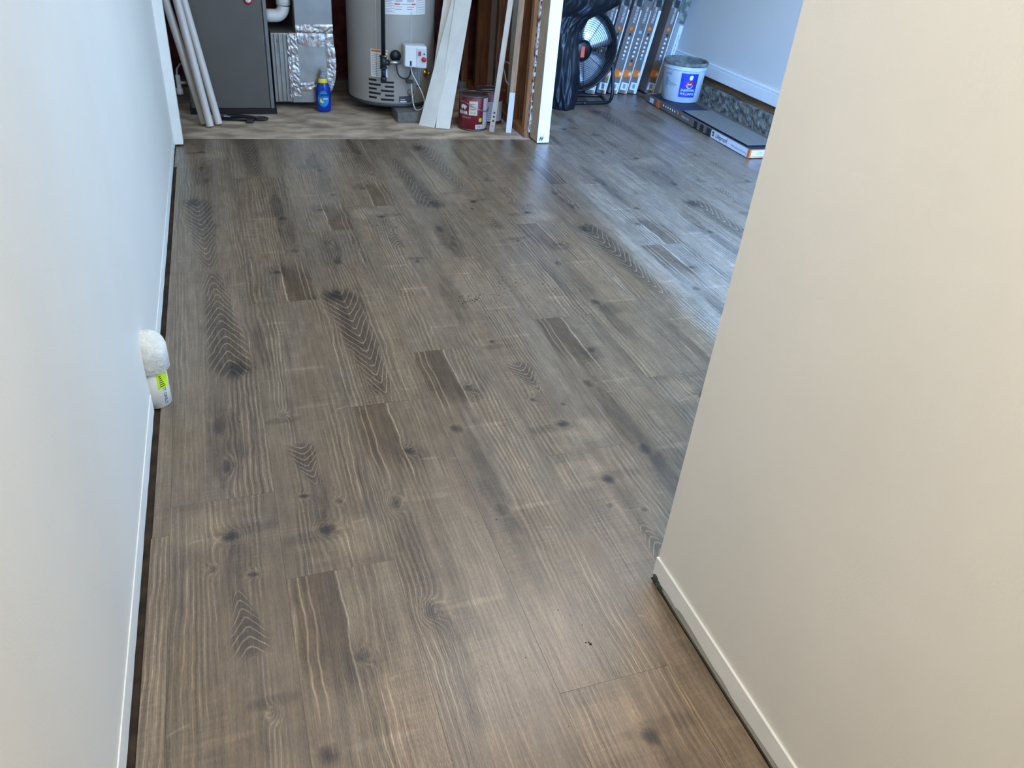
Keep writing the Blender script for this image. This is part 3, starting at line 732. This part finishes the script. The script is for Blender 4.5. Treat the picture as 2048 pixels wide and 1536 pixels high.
# ------------------------------------------------------------------ paint cans
def can(c, lab, first):
    T = thing('paint_can', lab, 'can', (c[0], c[1], -.0072), 'gallon paint cans on the concrete')
    r = .082
    obj('body', G().lathe((c[0], c[1], 0), [(r-.003, -.0068), (r, -.004), (r, .175), (r-.002, .177), (r-.004, .177)], 40), can_red, T)
    obj('rim', G().lathe((c[0], c[1], 0), [(r-.014, .170), (r-.014, .181), (r-.010, .184), (r+.001, .182), (r+.0015, .174), (r-.002, .172)], 40, False), can_lid, T)
    obj('bottom_rim', G().lathe((c[0], c[1], 0), [(r, -.0066), (r+.002, -.004), (r+.002, .000), (r, .002)], 40, False), can_lid, T)
    obj('lid', G().lathe((c[0], c[1], 0), [(.0005, .1775), (r-.03, .1775), (r-.026, .174), (r-.020, .174), (r-.016, .1785), (r-.014, .179)], 40, False), can_lid, T)
    return T, r
T, r = can((1.365, 4.345), 'maroon paint can in front, with a paper tag on its side', 1)
obj('wire_handle', G().tube(smooth([(1.365-r*.98, 4.345-.02, .150), (1.295, 4.275, .152), (1.335, 4.240, .134), (1.375, 4.238, .118), (1.42, 4.262, .104), (1.447, 4.32, .11)]), .0028, 8), silver, T)
tagp = obj('paper_tag', G().patch((1.365, 4.345), r+.004, -33, -1, .082, .158, 8, .0008), mat('cream_tag', lin(214, 198, 178), .7), T)
g = G()
for i, a in enumerate((-28, -25, -22.5, -20, -17, -13.5, -11, -8)): g.patch((1.365, 4.345), r+.0048, a, a+(1.4 if i % 2 else .9), .088, .100, 1, .0003)
for i in range(3): g.patch((1.365, 4.345), r+.0048, -28, -8, .112+i*.014, .117+i*.014, 4, .0003)
obj('tag_print', g, ink_grey, tagp)
text('brand_text', 'BEHR', .026, None, paperw, T, bend=((1.365, 4.345), r+.001, -60, .090), bold=.0007)
bear = [(-.020, .0), (-.014, .012), (-.004, .016), (.008, .013), (.018, .010), (.022, .002), (.014, -.002), (.012, -.012), (.006, -.012), (.004, -.004), (-.006, -.004), (-.008, -.012), (-.014, -.012), (-.016, -.003)]
g = G(); g.add([(1.365+(r+.0012)*math.sin(math.radians(-58)+x/r), 4.345-(r+.0012)*math.cos(math.radians(-58)+x/r), .120+z) for x, z in bear], [tuple(range(len(bear)))])
obj('animal_emblem', g, paperw, T)
text('series_text', 'PREMIUM', .013, None, mat('pink_print', lin(200, 150, 150), .5), T, bend=((1.365, 4.345), r+.001, -45, .066))
obj('green_square', G().patch((1.365, 4.345), r, 8, 20, .045, .066, 3, .0008), greenp, T)
bcx = obj('barcode_label', G().patch((1.365, 4.345), r, -5, 24, .006, .030, 6, .0008), paperw, T)
g = G()
for a in (-1, 2, 4, 7, 9, 12, 14, 17, 19): g.patch((1.365, 4.345), r+.0008, a, a+1.2, .009, .027, 1, .0003)
obj('bars', g, ink, bcx)
obj('white_seam', G().patch((1.365, 4.345), r, 26, 62, .004, .172, 5, .0006), mat('pale_label', lin(190, 186, 190), .5), T)
T, r = can((1.497, 4.472), 'maroon paint can with a white label, behind the front can', 0)
obj('wire_handle', G().tube(smooth([(1.497-r*.9, 4.472-.03, .16), (1.43, 4.42, .185), (1.48, 4.40, .192), (1.54, 4.41, .190), (1.58, 4.44, .178), (1.59, 4.46, .165)]), .0028, 8), silver, T)
wl = obj('white_label', G().patch((1.497, 4.472), r, -34, 60, .012, .122, 14, .0008), mat('pale_label', lin(190, 186, 190), .5), T)
g = G(); random.seed(14)
for i in range(9): g.patch((1.497, 4.472), r+.0008, -24, 10-random.uniform(0, 8), .022+i*.011, .026+i*.011, 4, .0003)
obj('label_print', g, ink_grey, wl)

# ------------------------------------------------------------------ metal track and wooden strip leaning by the studs
T = thing('metal_track', 'narrow white metal shelf track leaning in front of the rear paint can', 'track', (1.452, 4.248, -.0072))
a = Vector((1.452, 4.248, -.0066)); b = Vector((1.551, 4.36, .664)); d = (b-a).normalized(); e = a+d*.95
side = Vector((1, -.45, 0)); side = (side-d*side.dot(d)).normalized(); nn = side.cross(d).normalized()
if nn.y > 0: nn = -nn
def lbar(p, q, w0, w1, t0, t1): return [p+side*w0+nn*t0, p+side*w1+nn*t0, p+side*w1+nn*t1, p+side*w0+nn*t1], [q+side*w0+nn*t0, q+side*w1+nn*t0, q+side*w1+nn*t1, q+side*w0+nn*t1]
obj('web', G().hull(*lbar(a, e, -.013, .013, 0, .0015)), alum, T)
obj('flange', G().hull(*lbar(a, e, -.0145, -.013, 0, .010)), alum, T); obj('flange', G().hull(*lbar(a, e, .013, .0145, 0, .010)), alum, T)
for s in (.055, .078, .10):
    obj('slot', G().hull(*lbar(a+d*s, a+d*(s+.010), -.005, .005, .0016, .0020)), ink, T)
obj('slot', G().hull(*lbar(a+d*.03, a+d*.034, -.003, .003, .0016, .0020)), ink, T)
T = thing('wood_strip', 'thin wooden strip with a white painted lower end beside the open studs', 'strip', (1.545, 4.235, -.0072))
a = Vector((1.548, 4.232, -.0066)); b = Vector((1.578, 4.262, .69)); d = (b-a).normalized(); side = Vector((1, -.3, 0)); side = (side-d*side.dot(d)).normalized(); nn = side.cross(d).normalized()
if nn.y > 0: nn = -nn
obj('painted_end', G().hull(*lbar(a, a+d*.22, -.016, .016, -.008, .008)), board_white, T, .001)
obj('bare_wood', G().hull(*lbar(a+d*.22, a+d*.9, -.016, .016, -.008, .008)), mat('pale_strip_wood', lin(168, 138, 104), .7, var=.12, stretch=(8, 8, .6), vscale=12), T, .001)

# black cable hanging at the closet rear wall
tag(obj('hanging_cable', G().tube(smooth([(1.30, 5.258, 1.0), (1.33, 5.255, .6), (1.36, 5.255, .36), (1.43, 5.255, .285), (1.52, 5.255, .30), (1.57, 5.255, .42), (1.58, 5.255, .9)]), .006, 8), black, None), 'black cable looping down in front of the closet rear studs', 'cable')
tag(obj('wire_bundle', G().tube(smooth([(1.598, 4.62, .31), (1.588, 4.58, .35), (1.585, 4.54, .31), (1.592, 4.49, .26), (1.588, 4.45, .23), (1.598, 4.42, .21)]), .004, 8).tube(smooth([(1.598, 4.60, .26), (1.588, 4.56, .25), (1.588, 4.50, .32), (1.598, 4.44, .325)]), .004, 8), mat('pale_wire', lin(150, 138, 120), .6), None), 'tangle of pale wires stapled to the open studs', 'wires')

# ------------------------------------------------------------------ fan and bag
fc = Vector((2.232, 4.875, .325)); FR = .252
T = thing('drum_fan', 'round black drum fan half covered by a black bag', 'fan', (fc.x, fc.y, 0))
circ = lambda R, y, n=56, c=fc: [(c.x+R*math.cos(2*PI*i/n), y, c.z+R*math.sin(2*PI*i/n)) for i in range(n)]
obj('drum', G().lathe(fc, [(FR-.004, -.005), (FR, -.005), (FR, .13), (FR-.004, .13), (FR-.004, -.005)], 64, False, Matrix.Rotation(-PI/2, 3, 'X')), fan_black, T)
obj('front_ring', G().tube(circ(FR, fc.y-.006), .007, 10, False, True), fan_black, T)
gg = G()
for i in range(15):
    R = .066+i*(FR-.078)/14
    gg.tube(circ(R, fc.y-.012-.028*(1-(R/FR)**2)), .0016, 5, False, True)
for k in range(8):
    t = 2*PI*k/8+.2
    gg.tube([(fc.x+R*math.cos(t), fc.y-.0115-.028*(1-(R/FR)**2)+.002, fc.z+R*math.sin(t)) for R in (.05, .1, .15, .2, FR-.004)], .0022, 5)
obj('front_grille', gg, fan_black, T)
gg = G()
for i in range(9): gg.tube(circ(.05+i*.024, fc.y+.128, 40), .0018, 5, False, True)
for k in range(8):
    t = 2*PI*k/8; gg.tube([(fc.x+.04*math.cos(t), fc.y+.13, fc.z+.04*math.sin(t)), (fc.x+FR*math.cos(t), fc.y+.13, fc.z+FR*math.sin(t))], .003, 5)
obj('rear_grille', gg, fan_black, T)
for k in range(4):
    vs = []; fs = []; t0 = 2*PI*k/4+.75
    for i in range(7):
        R = .045+i*(.238-.045)/6; wdt = .48+.22*math.sin(PI*(i+1)/8)
        for j in range(7):
            s = (j/6-.5)*wdt*1.9*(.8 if i < 1 else 1); t = t0+s
            vs.append((fc.x+R*math.cos(t), fc.y+.05+.045*(j/6-.5)*1.0, fc.z+R*math.sin(t)))
    for i in range(6):
        for j in range(6): fs.append((i*7+j, i*7+j+1, i*7+8+j, i*7+7+j))
    b = obj('blade', G().add(vs, fs, True), fan_blade, T)
    sd = b.modifiers.new('solid', 'SOLIDIFY'); sd.thickness = .002
obj('motor', G().lathe((fc.x, fc.y+.02, fc.z), [(.0005, 0), (.05, 0), (.055, .01), (.055, .10), (.0005, .10)], 28, True, Matrix.Rotation(-PI/2, 3, 'X')), fan_black, T)
hb = obj('hub_cap', G().lathe((fc.x, fc.y-.034, fc.z), [(.0005, -.010), (.045, -.010), (.064, .002), (.066, .008), (.0005, .008)], 28, True, Matrix.Rotation(-PI/2, 3, 'X')), fan_black, T)
obj('badge', G().box((fc.x-.016, fc.y-.0475, fc.z-.036), (fc.x+.010, fc.y-.0445, fc.z+.030)), mat('salmon_badge', lin(226, 88, 66), .4), hb, .004)
obj('stand', G().tube(smooth([(2.487, 4.93, .335), (2.492, 4.93, .30), (2.496, 4.90, .2), (2.496, 4.86, .08), (2.478, 4.835, .026), (2.43, 4.815, .0125), (2.26, 4.80, .0125)]), .0115, 10).tube(smooth([(2.43, 4.815, .0125), (2.20, 4.80, .0125), (2.02, 4.82, .0125), (1.972, 4.87, .03), (1.965, 4.93, .12), (1.965, 4.93, .335)]), .0115, 10).tube(smooth([(2.43, 4.815, .0125), (2.47, 4.90, .0125), (2.44, 5.0, .0125), (2.03, 5.0, .0125), (1.99, 4.90, .0125)]), .0115, 10), fan_black, T)
obj('tilt_knob', G().lathe((2.484, 4.93, .318), [(.0005, 0), (.022, 0), (.022, .03), (.0005, .03)], 14, True, Matrix.Rotation(PI/2, 3, 'Y')), fan_black, T)
# bag: folded film hanging over the fan's left half, bunched on top
random.seed(31)
prof = [(.0, 2.085, .075, .055), (.02, 2.085, .082, .062), (.07, 2.080, .088, .066), (.14, 2.078, .096, .068), (.22, 2.070, .100, .066), (.30, 2.060, .092, .060), (.38, 2.052, .082, .055), (.46, 2.050, .078, .055), (.53, 2.075, .095, .065), (.585, 2.125, .155, .085), (.63, 2.165, .195, .115), (.70, 2.165, .215, .135), (.80, 2.15, .20, .13), (.90, 2.13, .14, .10), (.95, 2.12, .06, .05)]
vs = []; fs = []; N = 96; levels = []
for i in range(len(prof)-1):
    for k in range(4):
        t = k/4; levels.append([prof[i][j]*(1-t)+prof[i+1][j]*t for j in range(4)])
levels.append(list(prof[-1]))
ph = [random.uniform(0, 6.28) for _ in range(8)]
for (z, cx, ax, ay) in levels:
    for k in range(N):
        t = 2*PI*k/N
        rid = lambda u: 1-2*abs(math.sin(u))
        f = 1+.08*math.sin(3*t+ph[0]+z*5)+.06*rid(2.5*t+ph[1]-z*6)+.055*rid(5.5*t+ph[2]+z*9+.8*math.sin(z*14))+.03*rid(9*t-z*17+ph[3])+.02*math.sin(z*60+4*t)*(z > .5)
        zz_ = z+(.006*math.sin(7*t+z*40) if .02 < z < .94 else 0)
        vs.append((cx+ax*math.cos(t)*f, 4.715+ay*math.sin(t)*f-.02*(z > .57), max(0, zz_)))
M_ = len(levels)
for i in range(M_-1):
    for k in range(N): fs.append((i*N+k, i*N+(k+1)%N, (i+1)*N+(k+1)%N, (i+1)*N+k))
g = G().add(vs, fs, True); g.f.append(list(range(N-1, -1, -1))); g.f.append([(M_-1)*N+k for k in range(N)])
tag(obj('garbage_bag', g, bag, None), 'glossy black plastic bag draped in front of the drum fan', 'bag')

# ------------------------------------------------------------------ flooring cartons leaning on the right wall
TH = math.radians(9.65); BW, BD, BH = .070, .23, 1.21
def carton(xr, order, lab, y=5.082, wdt=BW, plain=False, edge=0, top0=.55):
    T = thing('flooring_carton', lab, 'carton', (xr, y, .0002), 'flooring cartons leaning on the right wall')
    P = Vector((xr, y, .0002))
    def bx(x0, x1, y0, y1, z0, z1): return G().box((P.x+x0, P.y+y0, P.z+z0), (P.x+x1, P.y+y1, P.z+z1))
    b = obj('body', bx(-wdt, 0, 0, BD, 0, BH), box_side if plain else box_grey, T, .002)
    obj('side_panel', bx(0, .0006, .004, BD-.004, .004, BH-.004), box_white, T)
    f = -.0007
    if not plain:
        obj('white_edge', bx(-.004-{1: .004, 2: .002}[order]*(1 if edge < .01 else 0)-edge, .0006, f-.0002, 0, .004, top0), box_white, T)
    if plain:
        obj('white_face', bx(-wdt*.5, -.003, f, 0, .004, .46), box_white, T)
        obj('printed_top', bx(-wdt+.002, -.003, f, 0, .47, BH-.01), box_dark, T)
        g = G()
        for i in range(7): g.box((P.x-wdt*.30, P.y+f-.0003, P.z+.20+i*.03), (P.x-wdt*.22, P.y+f, P.z+.222+i*.03))
        obj('side_text', g, ink_grey, T)
        T.rotation_euler = (0, TH, 0); return T
    top = .565 if order != 2 else .60
    obj('printed_top', bx(-wdt+.002, -.002, f, 0, top, BH-.01), box_dark, T)
    obj('logo_block', bx(-wdt+.018, -.014, f-.0004, f, top+.004, top+.05), ink, T)
    ob = obj('orange_band', bx(-wdt+.001, -.001, f, 0, .112, .158), orange, T)
    obj('band_number', bx(-.030, -.010, f-.0004, f, .125, .146), mat('pale_orange', lin(240, 190, 140), .5), ob)
    lbl = obj('stock_label', bx(-wdt+.010, -.010, f, 0, .024, .074), box_white, T)
    obj('barcode', bx(-wdt+.024, -.024, f-.0004, f, .034, .064), ink_grey, lbl)
    obj('orange_tab', bx(-.022, -.002, f, 0, .003, .020), orange, T)
    def disc(xc, zc, r, m, nm): obj(nm, G().lathe((P.x+xc, P.y+f, P.z+zc), [(.0005, 0), (r, 0), (r, .0012), (.0005, .0012)], 14, True, Rx), m, T)
    xs = -wdt/2-edge*.6
    seq = [(.232, dotb), (.256, dotw), (.282, dotw), (.308, dotw), (.338, dotw), (.366, dotw), (.392, ink)]
    if order == 2: seq = [(.222, ink)]+[(.25+.028*i, dotw) for i in range(5)]
    for zc, m_ in seq: disc(xs, zc, .0085, m_, 'printed_dot')
    if order == 2: disc(xs, .405, .013, dotb, 'printed_roundel'); disc(xs, .195, .015, orange, 'printed_roundel')
    else: disc(xs, .425, .016, orange, 'printed_roundel')
    text('side_text', 'STERLING OAK', .024, face((P.x+xs+.004, P.y+f-.0004, P.z+.515), (0, 0, 1), (-1, 0, 0)), dotw, T, squeeze=.62)
    T.rotation_euler = (0, TH, 0)
    return T
carton(2.470, 1, 'grey flooring carton mostly hidden behind the fan, leftmost of the leaning row')
carton(2.556, 1, 'grey flooring carton with orange roundel just right of the fan ring')
carton(2.648, 1, 'grey flooring carton third from left in the leaning row')
carton(2.721, 2, 'grey flooring carton with a pale blue roundel and an orange one below')
carton(2.796, 1, 'grey flooring carton with orange roundel and wide white side strip', edge=.014)
carton(2.936, 1, 'grey flooring carton leaning alone just left of the plain white carton', 5.084)
carton(3.006, 1, 'plain white and grey flooring carton leaning on the blue wall behind the bucket', 5.08, .066, True)

# ------------------------------------------------------------------ open carton on the floor with planks and the bucket
T = thing('open_carton', 'long low open flooring carton lying on the floor along the concrete kerb', 'carton', (2.90, 4.23, .0002))
ox0, ox1, oy0, oy1, oz = 2.780, 3.022, 3.636, 4.90, .052
obj('tray', G().box((ox0, oy0, .0004), (ox1, oy1, .004)), box_side, T)
sg = obj('side_wall', G().box((ox0, oy0, .0004), (ox0+.004, oy1, oz)), box_grey, T); sg['label'] = 'long printed side of the open carton'
obj('side_wall', G().box((ox1-.004, oy0, .0004), (ox1, oy1, oz-.006)), box_grey, T)
en = obj('end_wall', G().box((ox0+.004, oy0, .0004), (ox1-.004, oy0+.004, oz)), orange, T); en['label'] = 'orange near end of the open carton'
obj('end_wall', G().box((ox0+.004, oy1-.004, .0004), (ox1-.004, oy1, oz)), box_grey, T)
fx = ox0-.0008
wp = obj('white_panel', G().box((fx, oy0+.02, .003), (ox0, 4.045, oz-.003)), box_white, T)
obj('orange_corner', G().box((fx, oy0, .001), (ox0, oy0+.02, oz)), orange, T)
text('brand_text', 'Lifeproof', .034, face((fx-.0004, 3.93, .027), (0, -1, 0), (0, 0, 1)), ink, wp, bold=.0004)
obj('brand_emblem', G().box((fx-.0006, 4.012, .016), (fx, 4.032, .042)), ink, wp)
obj('emblem_hole', G().box((fx-.001, 4.018, .022), (fx-.0006, 4.026, .032)), box_white, wp)
text('slogan_text', '100% waterproof flooring', .016, face((fx-.0004, 3.745, .022), (0, -1, 0), (0, 0, 1)), mat('blue_grey_ink', lin(96, 130, 160), .5), wp, squeeze=.95)
g = G(); random.seed(17)
for i in range(3): g.box((fx, 4.06+i*.075, .004+.004*(i % 2)), (ox0, 4.10+i*.075, oz-.006))
obj('dark_print', g, ink, T)
obj('panel_seam', G().box((fx-.0004, 4.047, .001), (ox0, 4.056, oz)), ink, T)
text('side_text', 'STERLING OAK', .020, face((fx-.0004, 4.36, .030), (0, -1, 0), (0, 0, 1)), dotw, T, squeeze=.7)
for i in range(6):
    obj('printed_dot', G().lathe((ox0, 4.50+i*.030, .034), [(.0005, -.0006), (.007, -.0006), (.007, .0008), (.0005, .0008)], 12, True, Matrix.Rotation(-PI/2, 3, 'Y')), dotw, T)
obj('printed_roundel', G().lathe((ox0, 4.462, .034), [(.0005, -.0006), (.012, -.0006), (.012, .0008), (.0005, .0008)], 14, True, Matrix.Rotation(-PI/2, 3, 'Y')), orange, T)
obj('orange_band', G().box((fx, 4.70, .003), (ox0, 4.745, oz-.003)), orange, T)
obj('stock_label', G().box((fx, 4.79, .010), (ox0, 4.84, oz-.012)), box_white, T)
fy = oy0-.0008
el = obj('end_label', G().box((ox0+.012, fy, .006), (ox1-.02, oy0, oz-.006)), box_white, T)
text('label_text', 'Lifeproof', .020, face((ox0+.085, fy-.0004, .036), (1, 0, 0), (0, 0, 1)), ink, el)
obj('label_line', G().box((ox0+.045, fy-.0004, .022), (ox0+.10, fy, .025)), ink_grey, el)
obj('label_band', G().box((ox0+.013, fy-.0004, .0085), (ox1-.021, fy, .0135)), mat('brick_print', lin(200, 90, 60), .5), el)
def loose(name, x0, x1, y0, y1, z, m, lab, edge=None):
    T = thing(name, lab, 'plank', ((x0+x1)/2, (y0+y1)/2, z), 'loose vinyl planks in the open carton')
    obj('core', G().box((x0, y0, z), (x1, y1, z+.0055)), edge or black, T)
    obj('face', G().box((x0+.002, y0+.002, z+.0055), (x1-.002, y1-.002, z+.0068)), m, T)
vinyl_grey = mat('loose_plank_print', lin(112, 108, 100), .45, var=.10, vscale=10, stretch=(9, 1, 1))
edge_w = mat('pale_core', lin(176, 172, 164), .6)
for i in range(4):
    loose('vinyl_plank', 2.786, 3.016, 3.644+.002*i, 4.892, .0045+i*.0095, vinyl_grey, ['vinyl plank lying at the bottom of the open carton', 'second vinyl plank from the bottom of the open carton', 'third vinyl plank from the bottom of the open carton', 'fourth vinyl plank in the open carton, under the navy backed one'][i], edge_w if i % 2 else black)
loose('vinyl_plank', 2.786, 3.016, 3.648, 4.888, .0425, navy, 'upturned vinyl plank showing its navy backing under the bucket', edge_w)
loose('vinyl_plank', 2.802, 3.018, 3.70, 4.44, .0500, vinyl_grey, 'grey cut vinyl plank on top of the navy backed one', black)

kc = (2.958, 4.76); kz = .0495; kh = .252
T = thing('plaster_bucket', 'grey plastic bucket with blue label standing in the open carton', 'bucket', (kc[0], kc[1], kz))
rb, rt = .124, .141
obj('body', G().lathe((kc[0], kc[1], kz), [(.0005, 0), (rb-.006, 0), (rb, .006), (rb+(rt-rb)*.8, kh*.80), (rt, kh*.985), (rt-.004, kh*.985), (rb+(rt-rb)*.8-.004, kh*.8), (rb-.004, .01), (.0005, .008)], 56, False), bucket_w, T)
obj('rim', G().lathe((kc[0], kc[1], kz), [(rt-.007, kh*.90), (rt+.004, kh*.91), (rt+.006, kh*.93), (rt+.007, kh*.985), (rt+.003, kh), (rt-.005, kh), (rt-.008, kh*.97)], 56, False), bucket_rim, T)
obj('band', G().lathe((kc[0], kc[1], kz), [(rt-.006, kh*.80), (rt+.001, kh*.805), (rt+.001, kh*.83), (rt-.005, kh*.835)], 56, False), bucket_w, T)
obj('inner_smears', G().lathe((kc[0], kc[1], kz), [(rb-.004, .10), (rt-.009, kh*.97)], 56, False), bucket_rim, T)
def kr(z): return rb+(rt-rb)*z/kh+.0012
L0, L1, z0, z1 = -37, 12, .040, .190
lab = obj('blue_label', G().patch(kc, kr(z0), L0, L1, kz+z0, kz+z1, 14, .0012, kr(z1)), royal, T)
def bendtext(nm, s, size, a, z, m, p, **k): return text(nm, s, size, None, m, p, bend=(kc, kr(z)+.0024, a, kz+z), **k)
bendtext('brand_text', 'SHERWIN', .0225, -13.5, .084, dotw, lab, shear=.2, squeeze=.98)
bendtext('brand_text', 'WILLIAMS', .0225, -13.5, .061, dotw, lab, shear=.2, squeeze=.98)
def shape(nm, pts, a, m, e):
    g = G(); g.add([(kc[0]+(kr(z)+e)*math.sin(math.radians(a)+x/kr(z)), kc[1]-(kr(z)+e)*math.cos(math.radians(a)+x/kr(z)), kz+z) for x, z in pts], [tuple(range(len(pts)))])
    obj(nm, g, m, lab)
circ2 = lambda cx_, cz_, r_, n=16: [(cx_+r_*math.cos(2*PI*i/n), cz_+r_*math.sin(2*PI*i/n)) for i in range(n)]
shape('globe_emblem', circ2(.002, .118, .024), -11, mat('pale_blue_emblem', lin(150, 170, 220), .5), .0020)
shape('red_paint_emblem', [(-.024, .116), (-.023, .132), (-.012, .143), (.004, .148), (.016, .142), (.025, .132), (.026, .116), (.020, .120), (.017, .108), (.011, .119), (.004, .110), (-.004, .118), (-.010, .107), (-.016, .120)], -11, red, .0024)
shape('can_emblem', [(-.004, .150), (.012, .150), (.018, .172), (.010, .181), (-.004, .178), (-.009, .165)], -11, dotw, .0026)
bendtext('emblem_text', 'SWP', .0145, -11, .123, dotw, lab, bold=.0004)
obj('side_print', G().patch(kc, kr(.08), -86, -76, kz+.08, kz+.15, 4, .0008, kr(.15)).patch(kc, kr(.155), -88, -66, kz+.165, kz+.180, 6, .0008, kr(.18)), mat('faded_blue_print', lin(130, 152, 186), .5), T)
obj('wire_handle', G().tube(smooth([(kc[0]-rt-.004, kc[1], kz+kh*.82), (kc[0]-rt-.010, kc[1]-.03, kz+.16), (kc[0]-rt-.002, kc[1]-.07, kz+.13), (kc[0]-.11, kc[1]-.115, kz+.115)]), .0022, 6), silver, T)

# ------------------------------------------------------------------ pipe stub at the left wall
pc = (-.2435, 1.853)
T = thing('pipe_stub', 'white capped standpipe with lime sticker half buried in the left wall', 'pipe', (pc[0], pc[1], 0))
obj('pipe', G().lathe((pc[0], pc[1], 0), [(.034, .0005), (.036, .002), (.036, .13), (.03, .131)], 36), pvc_white, T)
random.seed(6)
vs = []; fs = []; n = 40
pr = [(.043, .108), (.0465, .110), (.0465, .165), (.0455, .172), (.043, .182), (.036, .196), (.024, .206), (.010, .210)]
for r, z in pr:
    for k in range(n):
        t = 2*PI*k/n; e = random.uniform(-.001, .001) if z > .17 else 0
        vs.append((pc[0]+(r+e)*math.cos(t), pc[1]+(r+e)*math.sin(t), z+e))
for i in range(len(pr)-1):
    for k in range(n): fs.append((i*n+k, i*n+(k+1)%n, (i+1)*n+(k+1)%n, (i+1)*n+k))
g = G().add(vs, fs, True); g.f.append(list(range(n-1, -1, -1))); g.f.append([(len(pr)-1)*n+k for k in range(n)])
obj('hub', g, dusty_white, T)['label'] = 'dusty white rounded cap of the standpipe'
st = obj('sticker', G().patch(pc, .036, 20, 72, .058, .108, 8, .0008), lime, T)
st['label'] = 'lime green sticker'
g = G()
for i in range(6): g.patch(pc, .0368, 28, 52-3*i, .064+i*.006, .0665+i*.006, 3, .0003)
obj('sticker_print', g, ink, st)
# lettering runs down the pipe
cu_M = None
def downtext(body, size, a, z, m, p):
    cu = bpy.data.curves.new('t', 'FONT'); cu.body = body; cu.size = size; cu.align_x = 'CENTER'; cu.align_y = 'CENTER'; cu.resolution_u = 2
    t = bpy.data.objects.new('t', cu); COL.objects.link(t)
    me = bpy.data.meshes.new_from_object(t.evaluated_get(bpy.context.evaluated_depsgraph_get())); bpy.data.objects.remove(t)
    r = .0366; g = G()
    g.add([(pc[0]+r*math.sin(math.radians(a)+v.co.y/r), pc[1]-r*math.cos(math.radians(a)+v.co.y/r), z-v.co.x) for v in me.vertices], [list(q.vertices) for q in me.polygons])
    return obj('pipe_text', g, m, p)
downtext('IT ONLY', .013, 44, .034, ink, T)

# specks of grit on the planks
random.seed(12)
g = G()
for (cx, cy, sx, sy, n, s) in ((.724, 2.256, .022, .022, 38, .0022), (.855, 2.25, .05, .055, 60, .0014), (.905, 2.36, .045, .03, 40, .0015), (1.035, 2.26, .07, .06, 60, .0012), (.551, .839, .004, .003, 3, .003), (-.083, 1.733, .03, .03, 3, .0016), (.593, 1.27, .2, .3, 14, .0012), (.457, .893, .1, .1, 6, .0012)):
    for i in range(n):
        x, y = random.gauss(cx, sx), random.gauss(cy, sy); r = s*random.uniform(.5, 1.3)
        g.add([(x-r, y-r*.6, .0002), (x+r*.7, y-r, .0002), (x+r, y+r*.7, .0002), (x-r*.5, y+r, .0002), (x, y, .0002+r*.8)], [(0,1,4), (1,2,4), (2,3,4), (3,0,4), (3,2,1,0)])
o = obj('floor_grit', g, gritm, None); o['kind'] = 'stuff'; o['label'] = 'dark specks of grit scattered on the floor planks'
